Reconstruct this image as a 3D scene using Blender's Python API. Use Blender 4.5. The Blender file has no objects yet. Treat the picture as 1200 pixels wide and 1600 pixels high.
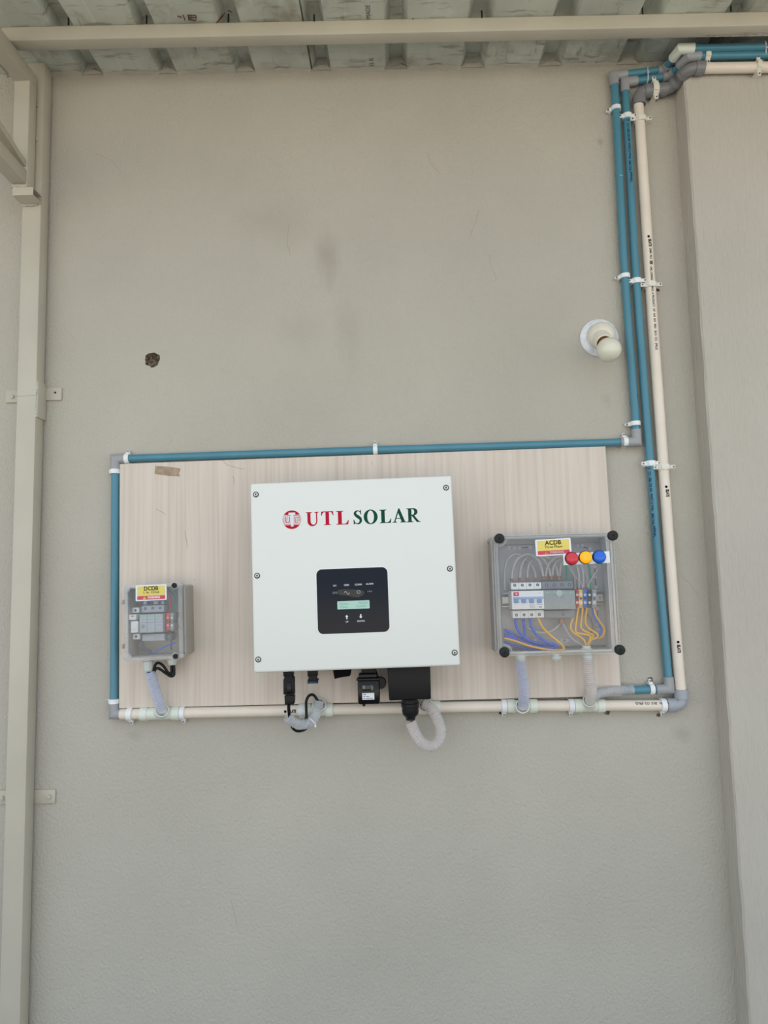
import bpy, bmesh, math, random
from mathutils import Vector, Matrix
from mathutils.geometry import tessellate_polygon
S = bpy.context.scene
C = S.collection
random.seed(11)
PI = math.pi

# ---------------------------------------------------------------- camera
D, ZC, F = 1.72, 1.50, 1109.0
PITCH, ROLL, YAW = math.radians(5.5), math.radians(1.46), math.radians(1.0)
_f = Vector((-math.sin(YAW) * math.cos(PITCH), math.cos(YAW) * math.cos(PITCH), math.sin(PITCH)))
_r0 = Vector((math.cos(YAW), math.sin(YAW), 0))
_u0 = _r0.cross(_f)
_R = _r0 * math.cos(ROLL) - _u0 * math.sin(ROLL)
_U = _u0 * math.cos(ROLL) + _r0 * math.sin(ROLL)
CAM = Vector((0, -D, ZC))
cam_data = bpy.data.cameras.new('camera')
cam_data.sensor_width = 36.0
cam_data.sensor_fit = 'VERTICAL'
cam_data.sensor_height = 36.0
cam_data.lens = 36.0 * F / 1600.0
cam_data.clip_start = 0.02
cam = bpy.data.objects.new('camera', cam_data)
cam.matrix_world = Matrix(((_R.x, _U.x, -_f.x, CAM.x), (_R.y, _U.y, -_f.y, CAM.y), (_R.z, _U.z, -_f.z, CAM.z), (0, 0, 0, 1)))
C.objects.link(cam)
S.camera = cam

# ---------------------------------------------------------------- sky, sun, exposure
w = bpy.data.worlds.new('sky')
S.world = w
w.use_nodes = True
bg = w.node_tree.nodes['Background']
bg.inputs['Color'].default_value = (0.78, 0.89, 1.0, 1)
bg.inputs['Strength'].default_value = 1.1
sun_d = bpy.data.lights.new('sun', 'SUN')
sun_d.energy = 12.0
sun_d.angle = math.radians(0.6)
sun_d.color = (1.0, 0.97, 0.91)
sun = bpy.data.objects.new('sun', sun_d)
sun.rotation_euler = (math.radians(-45), 0, math.radians(12))
sun.location = (0, 5, 6)
C.objects.link(sun)
S.view_settings.view_transform = 'Standard'
S.view_settings.look = 'None'
S.view_settings.exposure = 0.33
S.view_settings.gamma = 1.0
S.view_settings.use_curve_mapping = False

# ---------------------------------------------------------------- helpers
def at(px, py, h=0.0):
    """photo pixel -> point on the plane lying h metres in front of the wall"""
    d = _f + _R * ((px - 600) / F) + _U * ((800 - py) / F)
    return CAM + d * ((D - h) / d.y)

def ppm(h=0.0):
    return F / (D - h)          # pixels per metre at that plane

def lin(c):
    c = c / 255.0
    return c / 12.92 if c <= 0.04045 else ((c + 0.055) / 1.055) ** 2.4

MATS = {}
def mat(name, rgb, rough=0.5, metal=0.0, var=0.0, vscale=8.0, bump=0.0, bscale=200.0, stretch=None,
        rgb2=None, alpha=None, emit=None, estr=0.0, spec=0.5, coat=0.0, detail=4.0):
    if name in MATS:
        return MATS[name]
    m = bpy.data.materials.new(name)
    m.use_nodes = True
    nt = m.node_tree
    b = nt.nodes['Principled BSDF']
    col = (lin(rgb[0]), lin(rgb[1]), lin(rgb[2]), 1)
    b.inputs['Base Color'].default_value = col
    b.inputs['Roughness'].default_value = rough
    b.inputs['Metallic'].default_value = metal
    b.inputs['Specular IOR Level'].default_value = spec
    b.inputs['Coat Weight'].default_value = coat
    tc = mp = None
    if var or bump:
        tc = nt.nodes.new('ShaderNodeTexCoord')
        mp = nt.nodes.new('ShaderNodeMapping')
        if stretch:
            mp.inputs['Scale'].default_value = stretch
        nt.links.new(tc.outputs['Object'], mp.inputs['Vector'])
    if var:
        n = nt.nodes.new('ShaderNodeTexNoise')
        n.inputs['Scale'].default_value = vscale
        n.inputs['Detail'].default_value = detail
        nt.links.new(mp.outputs['Vector'], n.inputs['Vector'])
        r = nt.nodes.new('ShaderNodeValToRGB')
        c2 = rgb2 if rgb2 else tuple(max(0, x * (1 - var)) for x in rgb)
        r.color_ramp.elements[0].position = 0.3
        r.color_ramp.elements[1].position = 0.7
        r.color_ramp.elements[0].color = (lin(c2[0]), lin(c2[1]), lin(c2[2]), 1)
        r.color_ramp.elements[1].color = col
        nt.links.new(n.outputs['Fac'], r.inputs['Fac'])
        nt.links.new(r.outputs['Color'], b.inputs['Base Color'])
    if bump:
        n2 = nt.nodes.new('ShaderNodeTexNoise')
        n2.inputs['Scale'].default_value = bscale
        n2.inputs['Detail'].default_value = 5
        nt.links.new(mp.outputs['Vector'], n2.inputs['Vector'])
        bp = nt.nodes.new('ShaderNodeBump')
        bp.inputs['Strength'].default_value = bump
        bp.inputs['Distance'].default_value = 0.002
        nt.links.new(n2.outputs['Fac'], bp.inputs['Height'])
        nt.links.new(bp.outputs['Normal'], b.inputs['Normal'])
    if emit:
        b.inputs['Emission Color'].default_value = (lin(emit[0]), lin(emit[1]), lin(emit[2]), 1)
        b.inputs['Emission Strength'].default_value = estr
    if alpha is not None:
        tr = nt.nodes.new('ShaderNodeBsdfTransparent')
        mx = nt.nodes.new('ShaderNodeMixShader')
        mx.inputs['Fac'].default_value = alpha
        nt.links.new(tr.outputs[0], mx.inputs[1])
        nt.links.new(b.outputs[0], mx.inputs[2])
        nt.links.new(mx.outputs[0], nt.nodes['Material Output'].inputs['Surface'])
    MATS[name] = m
    return m

def clear_mat(name, tint, rough=0.06, haze=0.05):
    """clear plastic sheet: transparent, a fresnel gloss and a little diffuse haze for reflected sky"""
    m = bpy.data.materials.new(name)
    m.use_nodes = True
    nt = m.node_tree
    nt.nodes.remove(nt.nodes['Principled BSDF'])
    out = nt.nodes['Material Output']
    tr = nt.nodes.new('ShaderNodeBsdfTransparent')
    tr.inputs['Color'].default_value = (lin(tint[0]), lin(tint[1]), lin(tint[2]), 1)
    gl = nt.nodes.new('ShaderNodeBsdfGlossy')
    gl.inputs['Roughness'].default_value = rough
    df = nt.nodes.new('ShaderNodeBsdfDiffuse')
    df.inputs['Color'].default_value = (0.75, 0.77, 0.8, 1)
    lw = nt.nodes.new('ShaderNodeLayerWeight')
    lw.inputs['Blend'].default_value = 0.5
    pw_ = nt.nodes.new('ShaderNodeMath'); pw_.operation = 'POWER'; pw_.inputs[1].default_value = 4.0
    nt.links.new(lw.outputs['Facing'], pw_.inputs[0])
    fr = nt.nodes.new('ShaderNodeMath'); fr.operation = 'MULTIPLY_ADD'
    fr.inputs[1].default_value = 0.55; fr.inputs[2].default_value = 0.03
    nt.links.new(pw_.outputs[0], fr.inputs[0])
    m1 = nt.nodes.new('ShaderNodeMixShader')
    m1.inputs['Fac'].default_value = haze
    nt.links.new(tr.outputs[0], m1.inputs[1])
    nt.links.new(df.outputs[0], m1.inputs[2])
    m2 = nt.nodes.new('ShaderNodeMixShader')
    nt.links.new(fr.outputs[0], m2.inputs['Fac'])
    nt.links.new(m1.outputs[0], m2.inputs[1])
    nt.links.new(gl.outputs[0], m2.inputs[2])
    nt.links.new(m2.outputs[0], out.inputs['Surface'])
    return m

def bm_():
    return bmesh.new()

def finish(name, bm, m, parent=None, smooth=True, ang=38, recentre=True):
    bmesh.ops.recalc_face_normals(bm, faces=bm.faces[:])
    loc = Vector((0, 0, 0))
    if parent is None and recentre and bm.verts:
        xs = [v.co.x for v in bm.verts]; ys = [v.co.y for v in bm.verts]; zs = [v.co.z for v in bm.verts]
        loc = Vector(((min(xs) + max(xs)) / 2, (min(ys) + max(ys)) / 2, min(zs)))
        bmesh.ops.translate(bm, verts=bm.verts[:], vec=-loc)
    me = bpy.data.meshes.new(name)
    bm.to_mesh(me)
    bm.free()
    if smooth:
        me.polygons.foreach_set('use_smooth', [True] * len(me.polygons))
        me.set_sharp_from_angle(angle=math.radians(ang))
    me.materials.append(m)
    o = bpy.data.objects.new(name, me)
    o.location = loc
    C.objects.link(o)
    if parent is not None:
        o.parent = parent
        # meshes are always built in the parent's own space
    return o

def tag(o, label=None, cat=None, group=None, kind=None):
    if label: o['label'] = label
    if cat: o['category'] = cat
    if group: o['group'] = group
    if kind: o['kind'] = kind
    return o

def thing(name, label, cat, M=None, group=None):
    o = bpy.data.objects.new(name, None)
    o.empty_display_size = 0.03
    if M is not None:
        o.matrix_world = M
    C.objects.link(o)
    return tag(o, label, cat, group)

def child_world(name, bm, m, root, **k):
    """part whose vertices are given in world space, re-expressed in the space of its root"""
    Mi = wmat(root).inverted()
    bm.transform(Mi)
    return finish(name, bm, m, root, **k)

def wmat(o):
    M = Matrix.LocRotScale(o.location, o.rotation_euler, o.scale)
    return wmat(o.parent) @ M if o.parent else M

def bx(bm, c, s, bev=0.0, seg=2, M=None):
    r = bmesh.ops.create_cube(bm, size=1.0)
    vs = r['verts']
    for v in vs:
        v.co = Vector((v.co.x * s[0], v.co.y * s[1], v.co.z * s[2]))
    if bev > 0:
        es = list({e for v in vs for e in v.link_edges})
        rb = bmesh.ops.bevel(bm, geom=es, offset=bev, segments=seg, profile=0.5, affect='EDGES')
        vs = list({v for v in vs if v.is_valid} | {v for v in rb['verts']})
    T = Matrix.Translation(Vector(c)) if M is None else M @ Matrix.Translation(Vector(c))
    for v in vs:
        v.co = T @ v.co
    return vs

def basis(d):
    d = d.normalized()
    a = Vector((0, 0, 1)) if abs(d.z) < 0.9 else Vector((1, 0, 0))
    s = d.cross(a).normalized()
    return s, s.cross(d).normalized() * 1.0

def ring(bm, c, s, t, r, seg):
    return [bm.verts.new(c + s * (r * math.cos(2 * PI * k / seg)) + t * (r * math.sin(2 * PI * k / seg))) for k in range(seg)]

def skin_rings(bm, rings, cap=True, closed=False):
    n = len(rings)
    for a in range(n if closed else n - 1):
        A, B = rings[a], rings[(a + 1) % n]
        m_ = len(A)
        for k in range(m_):
            bm.faces.new((A[k], A[(k + 1) % m_], B[(k + 1) % m_], B[k]))
    if cap and not closed:
        bm.faces.new(list(reversed(rings[0])))
        bm.faces.new(rings[-1])

def tube(bm, pts, r, seg=12, cap=True, shell=0.0):
    """swept tube with mitred corners; r number or list"""
    pts = [Vector(p) for p in pts]
    n = len(pts)
    rs = r if isinstance(r, (list, tuple)) else [r] * n
    dirs = [(pts[i + 1] - pts[i]).normalized() for i in range(n - 1)]
    s, t = basis(dirs[0])
    rings = []
    for i in range(n):
        if i == 0:
            d, nrm = dirs[0], dirs[0]
        elif i == n - 1:
            d, nrm = dirs[-1], dirs[-1]
        else:
            nrm = (dirs[i - 1] + dirs[i])
            nrm = nrm.normalized() if nrm.length > 1e-6 else dirs[i]
            d = dirs[i - 1]
        # transport s,t onto incoming direction d
        s = (s - d * s.dot(d)).normalized()
        t = d.cross(s).normalized()
        rg = []
        for k in range(seg):
            a = 2 * PI * k / seg
            off = s * (rs[i] * math.cos(a)) + t * (rs[i] * math.sin(a))
            # slide along d onto the mitre plane
            if 0 < i < n - 1:
                den = d.dot(nrm)
                off = off - d * (off.dot(nrm) / den)
            rg.append(bm.verts.new(pts[i] + off))
        rings.append(rg)
        if 0 < i < n - 1:
            q = dirs[i - 1].rotation_difference(dirs[i])
            s = q @ s
    skin_rings(bm, rings, cap)
    return rings

def catmull(pts, per=8):
    pts = [Vector(p) for p in pts]
    if len(pts) < 3:
        return pts
    P = [pts[0] * 2 - pts[1]] + pts + [pts[-1] * 2 - pts[-2]]
    out = []
    for i in range(1, len(P) - 2):
        a, b, c, d = P[i - 1], P[i], P[i + 1], P[i + 2]
        for k in range(per):
            u = k / per
            out.append(0.5 * ((2 * b) + (c - a) * u + (2 * a - 5 * b + 4 * c - d) * u * u + (3 * b - a - 3 * c + d) * u ** 3))
    out.append(pts[-1])
    return out

def resample(pts, step):
    out = [pts[0]]
    acc = 0.0
    for i in range(len(pts) - 1):
        a, b = pts[i], pts[i + 1]
        L = (b - a).length
        if L < 1e-9: continue
        p = step - acc
        while p <= L:
            out.append(a.lerp(b, p / L))
            p += step
        acc = L - (p - step)
    return out

def corrugated(bm, pts, r, pitch=0.0046, amp=0.0008, seg=20):
    c = resample(catmull(pts, 14), pitch / 4.0)
    rs = [r - amp + amp * (1.0, 0.55, -0.9, 0.55)[i % 4] for i in range(len(c))]
    tube(bm, c, rs, seg, cap=False)

def lathe(bm, prof, o, axis, seg=28, cap=True):
    o = Vector(o); axis = Vector(axis).normalized()
    s, t = basis(axis)
    rings = [ring(bm, o + axis * z, s, t, max(r, 1e-5), seg) for r, z in prof]
    skin_rings(bm, rings, cap)

def cyl(bm, p0, p1, r, seg=20, r1=None, bev=0.0):
    p0, p1 = Vector(p0), Vector(p1)
    L = (p1 - p0).length
    r1 = r if r1 is None else r1
    if bev:
        lathe(bm, [(r, 0), (r1, L - bev), (r1 - bev * 0.3, L - bev * 0.3), (r1 - bev, L)], p0, p1 - p0, seg)
    else:
        lathe(bm, [(r, 0), (r1, L)], p0, p1 - p0, seg)

def fill(bm, contours, fn):
    """flat polygon with holes; fn maps (u,v) to a 3D point"""
    vl = [[Vector((p[0], p[1], 0)) for p in c] for c in contours]
    tris = tessellate_polygon(vl)
    vs = [bm.verts.new(fn(p[0], p[1])) for c in contours for p in c]
    for t in tris:
        try:
            bm.faces.new([vs[i] for i in t])
        except ValueError:
            pass

def prism(bm, poly, fn, d0, d1):
    """poly (u,v) extruded; fn(u,v,d)"""
    A = [bm.verts.new(fn(u, v, d0)) for u, v in poly]
    B = [bm.verts.new(fn(u, v, d1)) for u, v in poly]
    n = len(poly)
    for i in range(n):
        bm.faces.new((A[i], A[(i + 1) % n], B[(i + 1) % n], B[i]))
    bm.faces.new(list(reversed(A)))
    bm.faces.new(B)

def rrect(w_, h_, r, n=6, cx=0.0, cy=0.0):
    out = []
    for (sx, sy, a0) in ((1, 1, 0), (-1, 1, 90), (-1, -1, 180), (1, -1, 270)):
        for k in range(n + 1):
            a = math.radians(a0 + 90 * k / n)
            out.append((cx + sx * (w_ / 2 - r) + r * math.cos(a), cy + sy * (h_ / 2 - r) + r * math.sin(a)))
    return out

def circ(cx, cy, r, n=24, r2=None):
    r2 = r2 or r
    return [(cx + r * math.cos(2 * PI * k / n), cy + r2 * math.sin(2 * PI * k / n)) for k in range(n)]

def text_tris(s, size=1.0, align='CENTER', res=3, bold=0.0):
    cu = bpy.data.curves.new('lettering', 'FONT')
    cu.body = s
    cu.size = size
    cu.align_x = align
    cu.align_y = 'CENTER'
    cu.resolution_u = res
    cu.offset = bold
    o = bpy.data.objects.new('lettering_tmp', cu)
    C.objects.link(o)
    dg = bpy.context.evaluated_depsgraph_get()
    me = bpy.data.meshes.new_from_object(o.evaluated_get(dg))
    vs = [v.co.copy() for v in me.vertices]
    fs = [tuple(p.vertices) for p in me.polygons]
    bpy.data.objects.remove(o)
    bpy.data.curves.remove(cu)
    bpy.data.meshes.remove(me)
    return vs, fs

def put_text(bm, s, size, fn, align='CENTER', wscale=1.0, bold=0.0, cuts=0):
    vs, fs = text_tris(s, size, align, bold=bold)
    if cuts:
        b2 = bmesh.new()
        q = [b2.verts.new(v) for v in vs]
        for f in fs:
            try:
                b2.faces.new([q[i] for i in f])
            except ValueError:
                pass
        bmesh.ops.triangulate(b2, faces=b2.faces[:])
        for _ in range(cuts):
            bmesh.ops.subdivide_edges(b2, edges=[e for e in b2.edges if e.calc_length() > size * 0.25], cuts=1)
            bmesh.ops.triangulate(b2, faces=b2.faces[:])
        b2.verts.index_update()
        vs = [v.co.copy() for v in b2.verts]
        fs = [tuple(v.index for v in f.verts) for f in b2.faces]
        b2.free()
    nv = [bm.verts.new(fn(v.x * wscale, v.y)) for v in vs]
    for f in fs:
        try:
            bm.faces.new([nv[i] for i in f])
        except ValueError:
            pass

N = Vector((0, -1, 0))          # out of the wall, towards the viewer

class Rect:
    """a rectangular thing on the wall: empty at its centre on the plane of its front, local x right, z up, -y out"""
    def __init__(s, TL, TR, BR, BL, h):
        p = [at(q[0], q[1], h) for q in (TL, TR, BR, BL)]
        c = (p[0] + p[1] + p[2] + p[3]) / 4
        ex = ((p[1] - p[0]) + (p[2] - p[3])).normalized()
        ez0 = ((p[0] - p[3]) + (p[1] - p[2])).normalized()
        a = (math.atan2(ex.z, ex.x) + math.atan2(-ez0.x, ez0.z)) / 2
        s.a = a
        s.w = ((p[1] - p[0]).length + (p[2] - p[3]).length) / 2
        s.h = ((p[0] - p[3]).length + (p[1] - p[2]).length) / 2
        s.front = h
        s.M = Matrix.Translation(c) @ Matrix.Rotation(-a, 4, 'Y')
        s.Mi = s.M.inverted()
    def L(s, px, py, h=None):
        return s.Mi @ at(px, py, s.front if h is None else h)

# ---------------------------------------------------------------- materials
def wall_material(name, streak, base=(188, 182, 170), spots=(), bstr=0.75):
    m = bpy.data.materials.new(name)
    m.use_nodes = True
    nt = m.node_tree
    b = nt.nodes['Principled BSDF']
    b.inputs['Roughness'].default_value = 0.75
    b.inputs['Specular IOR Level'].default_value = 0.25
    tc = nt.nodes.new('ShaderNodeTexCoord')
    n1 = nt.nodes.new('ShaderNodeTexNoise'); n1.inputs['Scale'].default_value = 2.2; n1.inputs['Detail'].default_value = 6
    nt.links.new(tc.outputs['Object'], n1.inputs['Vector'])
    rp = nt.nodes.new('ShaderNodeValToRGB')
    e = rp.color_ramp.elements
    e[0].position = 0.33; e[1].position = 0.68
    k = 0.955
    e[0].color = (lin(base[0] * k), lin(base[1] * k), lin(base[2] * k), 1)
    e[1].color = (lin(base[0]), lin(base[1]), lin(base[2]), 1)
    nt.links.new(n1.outputs['Fac'], rp.inputs['Fac'])
    last = rp.outputs['Color']
    # soft smudges with a shape of their own
    for (p, sx, sz, amt) in spots:
        mp = nt.nodes.new('ShaderNodeMapping')
        mp.inputs['Location'].default_value = (-p.x / sx, 0, -p.z / sz)
        mp.inputs['Scale'].default_value = (1 / sx, 0, 1 / sz)
        nt.links.new(tc.outputs['Object'], mp.inputs['Vector'])
        nz = nt.nodes.new('ShaderNodeTexNoise'); nz.inputs['Scale'].default_value = 1.6; nz.inputs['Detail'].default_value = 4
        nt.links.new(mp.outputs['Vector'], nz.inputs['Vector'])
        ln = nt.nodes.new('ShaderNodeVectorMath'); ln.operation = 'LENGTH'
        nt.links.new(mp.outputs['Vector'], ln.inputs[0])
        ad = nt.nodes.new('ShaderNodeMath'); ad.operation = 'ADD'
        nt.links.new(ln.outputs['Value'], ad.inputs[0]); nt.links.new(nz.outputs['Fac'], ad.inputs[1])
        mr = nt.nodes.new('ShaderNodeMapRange'); mr.interpolation_type = 'SMOOTHSTEP'
        mr.inputs['From Min'].default_value = 1.5; mr.inputs['From Max'].default_value = 0.5
        mr.inputs['To Min'].default_value = 0; mr.inputs['To Max'].default_value = amt
        nt.links.new(ad.outputs[0], mr.inputs['Value'])
        mx = nt.nodes.new('ShaderNodeMixRGB'); mx.blend_type = 'MIX'
        mx.inputs['Color2'].default_value = (lin(120), lin(112), lin(98), 1)
        nt.links.new(mr.outputs['Result'], mx.inputs['Fac']); nt.links.new(last, mx.inputs['Color1'])
        last = mx.outputs['Color']
    nt.links.new(last, b.inputs['Base Color'])
    mp2 = nt.nodes.new('ShaderNodeMapping')
    mp2.inputs['Scale'].default_value = streak
    nt.links.new(tc.outputs['Object'], mp2.inputs['Vector'])
    n2 = nt.nodes.new('ShaderNodeTexNoise'); n2.inputs['Scale'].default_value = 165; n2.inputs['Detail'].default_value = 2.5; n2.inputs['Distortion'].default_value = 0.25
    nt.links.new(mp2.outputs['Vector'], n2.inputs['Vector'])
    n3 = nt.nodes.new('ShaderNodeTexNoise'); n3.inputs['Scale'].default_value = 9; n3.inputs['Detail'].default_value = 2
    nt.links.new(mp2.outputs['Vector'], n3.inputs['Vector'])
    mm = nt.nodes.new('ShaderNodeMath'); mm.operation = 'MULTIPLY_ADD'; mm.inputs[1].default_value = 1.5
    nt.links.new(n3.outputs['Fac'], mm.inputs[0]); nt.links.new(n2.outputs['Fac'], mm.inputs[2])
    bp = nt.nodes.new('ShaderNodeBump'); bp.inputs['Strength'].default_value = bstr; bp.inputs['Distance'].default_value = 0.0035
    nt.links.new(mm.outputs[0], bp.inputs['Height'])
    nt.links.new(bp.outputs['Normal'], b.inputs['Normal'])
    return m

spots = [(at(512, 405), 0.045, 0.11, 0.30), (at(470, 520), 0.09, 0.09, 0.10), (at(432, 350), 0.16, 0.10, 0.12),
         (at(545, 520), 0.05, 0.16, 0.12), (at(938, 222), 0.012, 0.02, 0.35), (at(1066, 1148), 0.035, 0.03, 0.22),
         (at(210, 1150), 0.03, 0.02, 0.18), (at(948, 625), 0.02, 0.03, 0.15), (at(630, 1140), 0.1, 0.03, 0.08)]
M_WALL = wall_material('painted_plaster', (1, 1, 0.75), spots=spots)
M_PIL = wall_material('brushed_plaster', (1.3, 1.3, 0.16), bstr=0.9, base=(193, 186, 175))
M_STEEL = mat('painted_steel', (196, 189, 173), 0.38, var=0.05, vscale=6, bump=0.10, bscale=90)
M_STUB_SHADE = mat('stub_inside_shade', (70, 66, 58), 0.7)
M_WELD = mat('weld_bead', (205, 202, 190), 0.45, var=0.25, vscale=120, bump=0.8, bscale=300)
M_BLUE = mat('blue_pvc', (80, 138, 158), 0.34, var=0.06, vscale=14, stretch=(1, 1, 0.3))
M_BEIGE = mat('beige_pvc', (238, 225, 209), 0.36, var=0.05, vscale=12)
M_GREY = mat('grey_pvc', (160, 160, 163), 0.36, var=0.03, vscale=30)
M_DGREY = mat('dark_grey_pvc', (128, 128, 130), 0.36, var=0.04, vscale=30)
M_PALE = mat('pale_green_pvc', (226, 230, 218), 0.35)
M_CLIP = mat('white_nylon', (236, 238, 238), 0.4)
M_CLIP2 = mat('ivory_nylon', (228, 224, 211), 0.42)
M_SCREW = mat('screw_steel', (120, 122, 126), 0.35, metal=0.8)
M_SCREWD = mat('dark_screw', (52, 54, 58), 0.45, metal=0.4)
M_WHITE = mat('white_powder_coat', (227, 228, 223), 0.42, bump=0.06, bscale=900)
M_BLACK = mat('black_plastic', (19, 19, 21), 0.42, spec=0.25, bump=0.05, bscale=600)
M_BLACKG = mat('black_gloss_plastic', (12, 12, 14), 0.2, spec=0.3)
M_RUB = mat('black_cable_sheath', (11, 11, 12), 0.45, spec=0.3)
M_INK = mat('black_print', (20, 20, 24), 0.6, spec=0.15)
M_NAVYINK = mat('navy_print', (20, 45, 82), 0.6, spec=0.15)
M_RED = mat('red_print', (184, 6, 50), 0.5, spec=0.15)
M_GREEN = mat('green_print', (0, 70, 50), 0.5, spec=0.15)
M_LWHITE = mat('white_print', (225, 230, 232), 0.5)
M_ABS = mat('grey_enclosure_plastic', (176, 172, 163), 0.45)
M_ABSL = mat('light_enclosure_plastic', (190, 190, 188), 0.5)
M_PLATE = mat('mounting_plate_grey', (178, 176, 176), 0.5, var=0.06, vscale=20)
M_CLEAR = clear_mat('clear_polycarbonate', (253, 253, 254), 0.05, 0.006)
M_CLEARB = clear_mat('clear_polycarbonate_sky_haze', (250, 251, 253), 0.07, 0.03)  # extra diffuse haze stands for sky mirrored in the small lid
M_RIM = mat('clear_rim_plastic', (205, 206, 205), 0.18, alpha=0.55)
M_GLAND = mat('pale_grey_gland', (205, 210, 205), 0.4)
def hose_mat(name, rgb, solid):
    m = bpy.data.materials.new(name)
    m.use_nodes = True
    nt = m.node_tree
    b = nt.nodes['Principled BSDF']
    b.inputs['Base Color'].default_value = (lin(rgb[0]), lin(rgb[1]), lin(rgb[2]), 1)
    b.inputs['Roughness'].default_value = 0.35
    tl = nt.nodes.new('ShaderNodeBsdfTranslucent')
    tl.inputs['Color'].default_value = (lin(rgb[0]), lin(rgb[1]), lin(rgb[2]), 1)
    tr = nt.nodes.new('ShaderNodeBsdfTransparent')
    m1 = nt.nodes.new('ShaderNodeMixShader'); m1.inputs['Fac'].default_value = 0.4
    m2 = nt.nodes.new('ShaderNodeMixShader'); m2.inputs['Fac'].default_value = solid
    nt.links.new(b.outputs[0], m1.inputs[1]); nt.links.new(tl.outputs[0], m1.inputs[2])
    nt.links.new(tr.outputs[0], m2.inputs[1]); nt.links.new(m1.outputs[0], m2.inputs[2])
    nt.links.new(m2.outputs[0], nt.nodes['Material Output'].inputs['Surface'])
    return m
M_HOSE = hose_mat('translucent_hose', (238, 240, 246), 0.68)
M_HOSEO = hose_mat('milky_hose', (238, 234, 232), 0.78)
M_HOSEG = hose_mat('grey_milky_hose', (222, 222, 225), 0.85)

# ================================================================ SETTING
def struct(name, bm, m, parent=None, label=None, **k):
    o = finish(name, bm, m, parent, **k)
    if parent is None:
        o['kind'] = 'structure'
        if label: o['label'] = label
    return o

# roof frame: along the purlin, and from the wall outwards
ROOF_H = 0.172
pl, pr = at(-60, 43.2, ROOF_H), at(1260, 16.3, ROOF_H)
RX = (pr - pl).normalized()
ro = at(486, 109.5, 0)
# point of the purlin's top front edge at the same x
tt = (ro.x - pl.x) / RX.x
pt_ = pl + RX * tt
RT = (pt_ - ro); RT = RT / abs(RT.y)          # per metre out of the wall
RN = RX.cross(RT).normalized()
if RN.z < 0: RN = -RN
def roofp(x, t, n=0.0):
    return ro + RX * ((x - ro.x) / RX.x) + RT * t + RN * n

WL, WR = -4.0, 4.0
hole_c = at(238, 562, 0)
hole = []
for k in range(22):
    a = 2 * PI * k / 22
    r = 0.0200 * (1 + random.uniform(-0.13, 0.10))
    hole.append((hole_c.x + r * math.cos(a), hole_c.z + r * 0.93 * math.sin(a)))
PX0 = at(1054, 150, 0).x                 # corner between wall and pilaster
def pil_x(z, pa, pb):                    # line through two points
    return pa.x + (pb.x - pa.x) * (z - pa.z) / (pb.z - pa.z)
pc0, pc1 = at(1054, 160, 0), at(1153, 1600, 0)
PIL_H = 0.062
pe0, pe1 = at(1072, 130, PIL_H), at(1175, 1600, PIL_H)
zt = ro.z + 0.10
pil_top = at(1130, 84, PIL_H).z
# back wall with the chipped hole and the dark pocket above the pilaster
nx0 = at(1043, 100, 0).x
bm = bm_()
outer = [(WL, 0), (WR, 0), (WR, pil_top), (nx0 + 0.012, pil_top), (nx0, pil_top + 0.03), (nx0 + 0.02, zt), (WL, zt)]
fill(bm, [outer, hole], lambda u, v: Vector((u, 0, v)))
# thickness behind
bx(bm, ((WL + WR) / 2, 0.26, zt / 2), (WR - WL, 0.1, zt))
wall = struct('wall_back', bm, M_WALL, smooth=False, recentre=False, label='greige painted plaster wall behind the inverter')
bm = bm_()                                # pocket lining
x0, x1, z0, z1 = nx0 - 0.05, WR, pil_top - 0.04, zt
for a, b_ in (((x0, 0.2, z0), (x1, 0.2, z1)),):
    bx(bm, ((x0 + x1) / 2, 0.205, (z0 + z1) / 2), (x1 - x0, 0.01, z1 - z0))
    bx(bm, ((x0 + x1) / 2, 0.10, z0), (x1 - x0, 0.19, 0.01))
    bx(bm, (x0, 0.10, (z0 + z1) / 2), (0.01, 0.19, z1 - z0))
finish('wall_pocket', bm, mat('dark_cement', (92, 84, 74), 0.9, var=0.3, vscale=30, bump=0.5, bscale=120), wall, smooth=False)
# rough mortar inside the hole
M_MORTAR = mat('rough_mortar', (168, 154, 134), 0.95, var=0.6, vscale=170, rgb2=(40, 35, 30), bump=1.0, bscale=260)
bm = bm_()
rings = []
for j, (rr, dd) in enumerate(((1.04, -0.001), (0.97, 0.008), (0.86, 0.016), (0.6, 0.021), (0.3, 0.019), (0.02, 0.022))):
    rg = []
    for k, (hx, hz) in enumerate(hole):
        jx = random.uniform(-.0016, .0016) if 0 < j < 5 else 0
        jd = random.uniform(-.005, .005) if 0 < j < 5 else 0
        rg.append(bm.verts.new(Vector((hole_c.x + (hx - hole_c.x) * rr + jx, max(dd + jd, 0.0012) if j else 0.0012, hole_c.z + (hz - hole_c.z) * rr + jx))))
    rings.append(rg)
skin_rings(bm, rings, cap=False)
bm.faces.new(rings[-1])
o = finish('chipped_hole', bm, M_MORTAR, wall, smooth=False)
o['label'] = 'dark chipped hole in the plaster'
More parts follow.
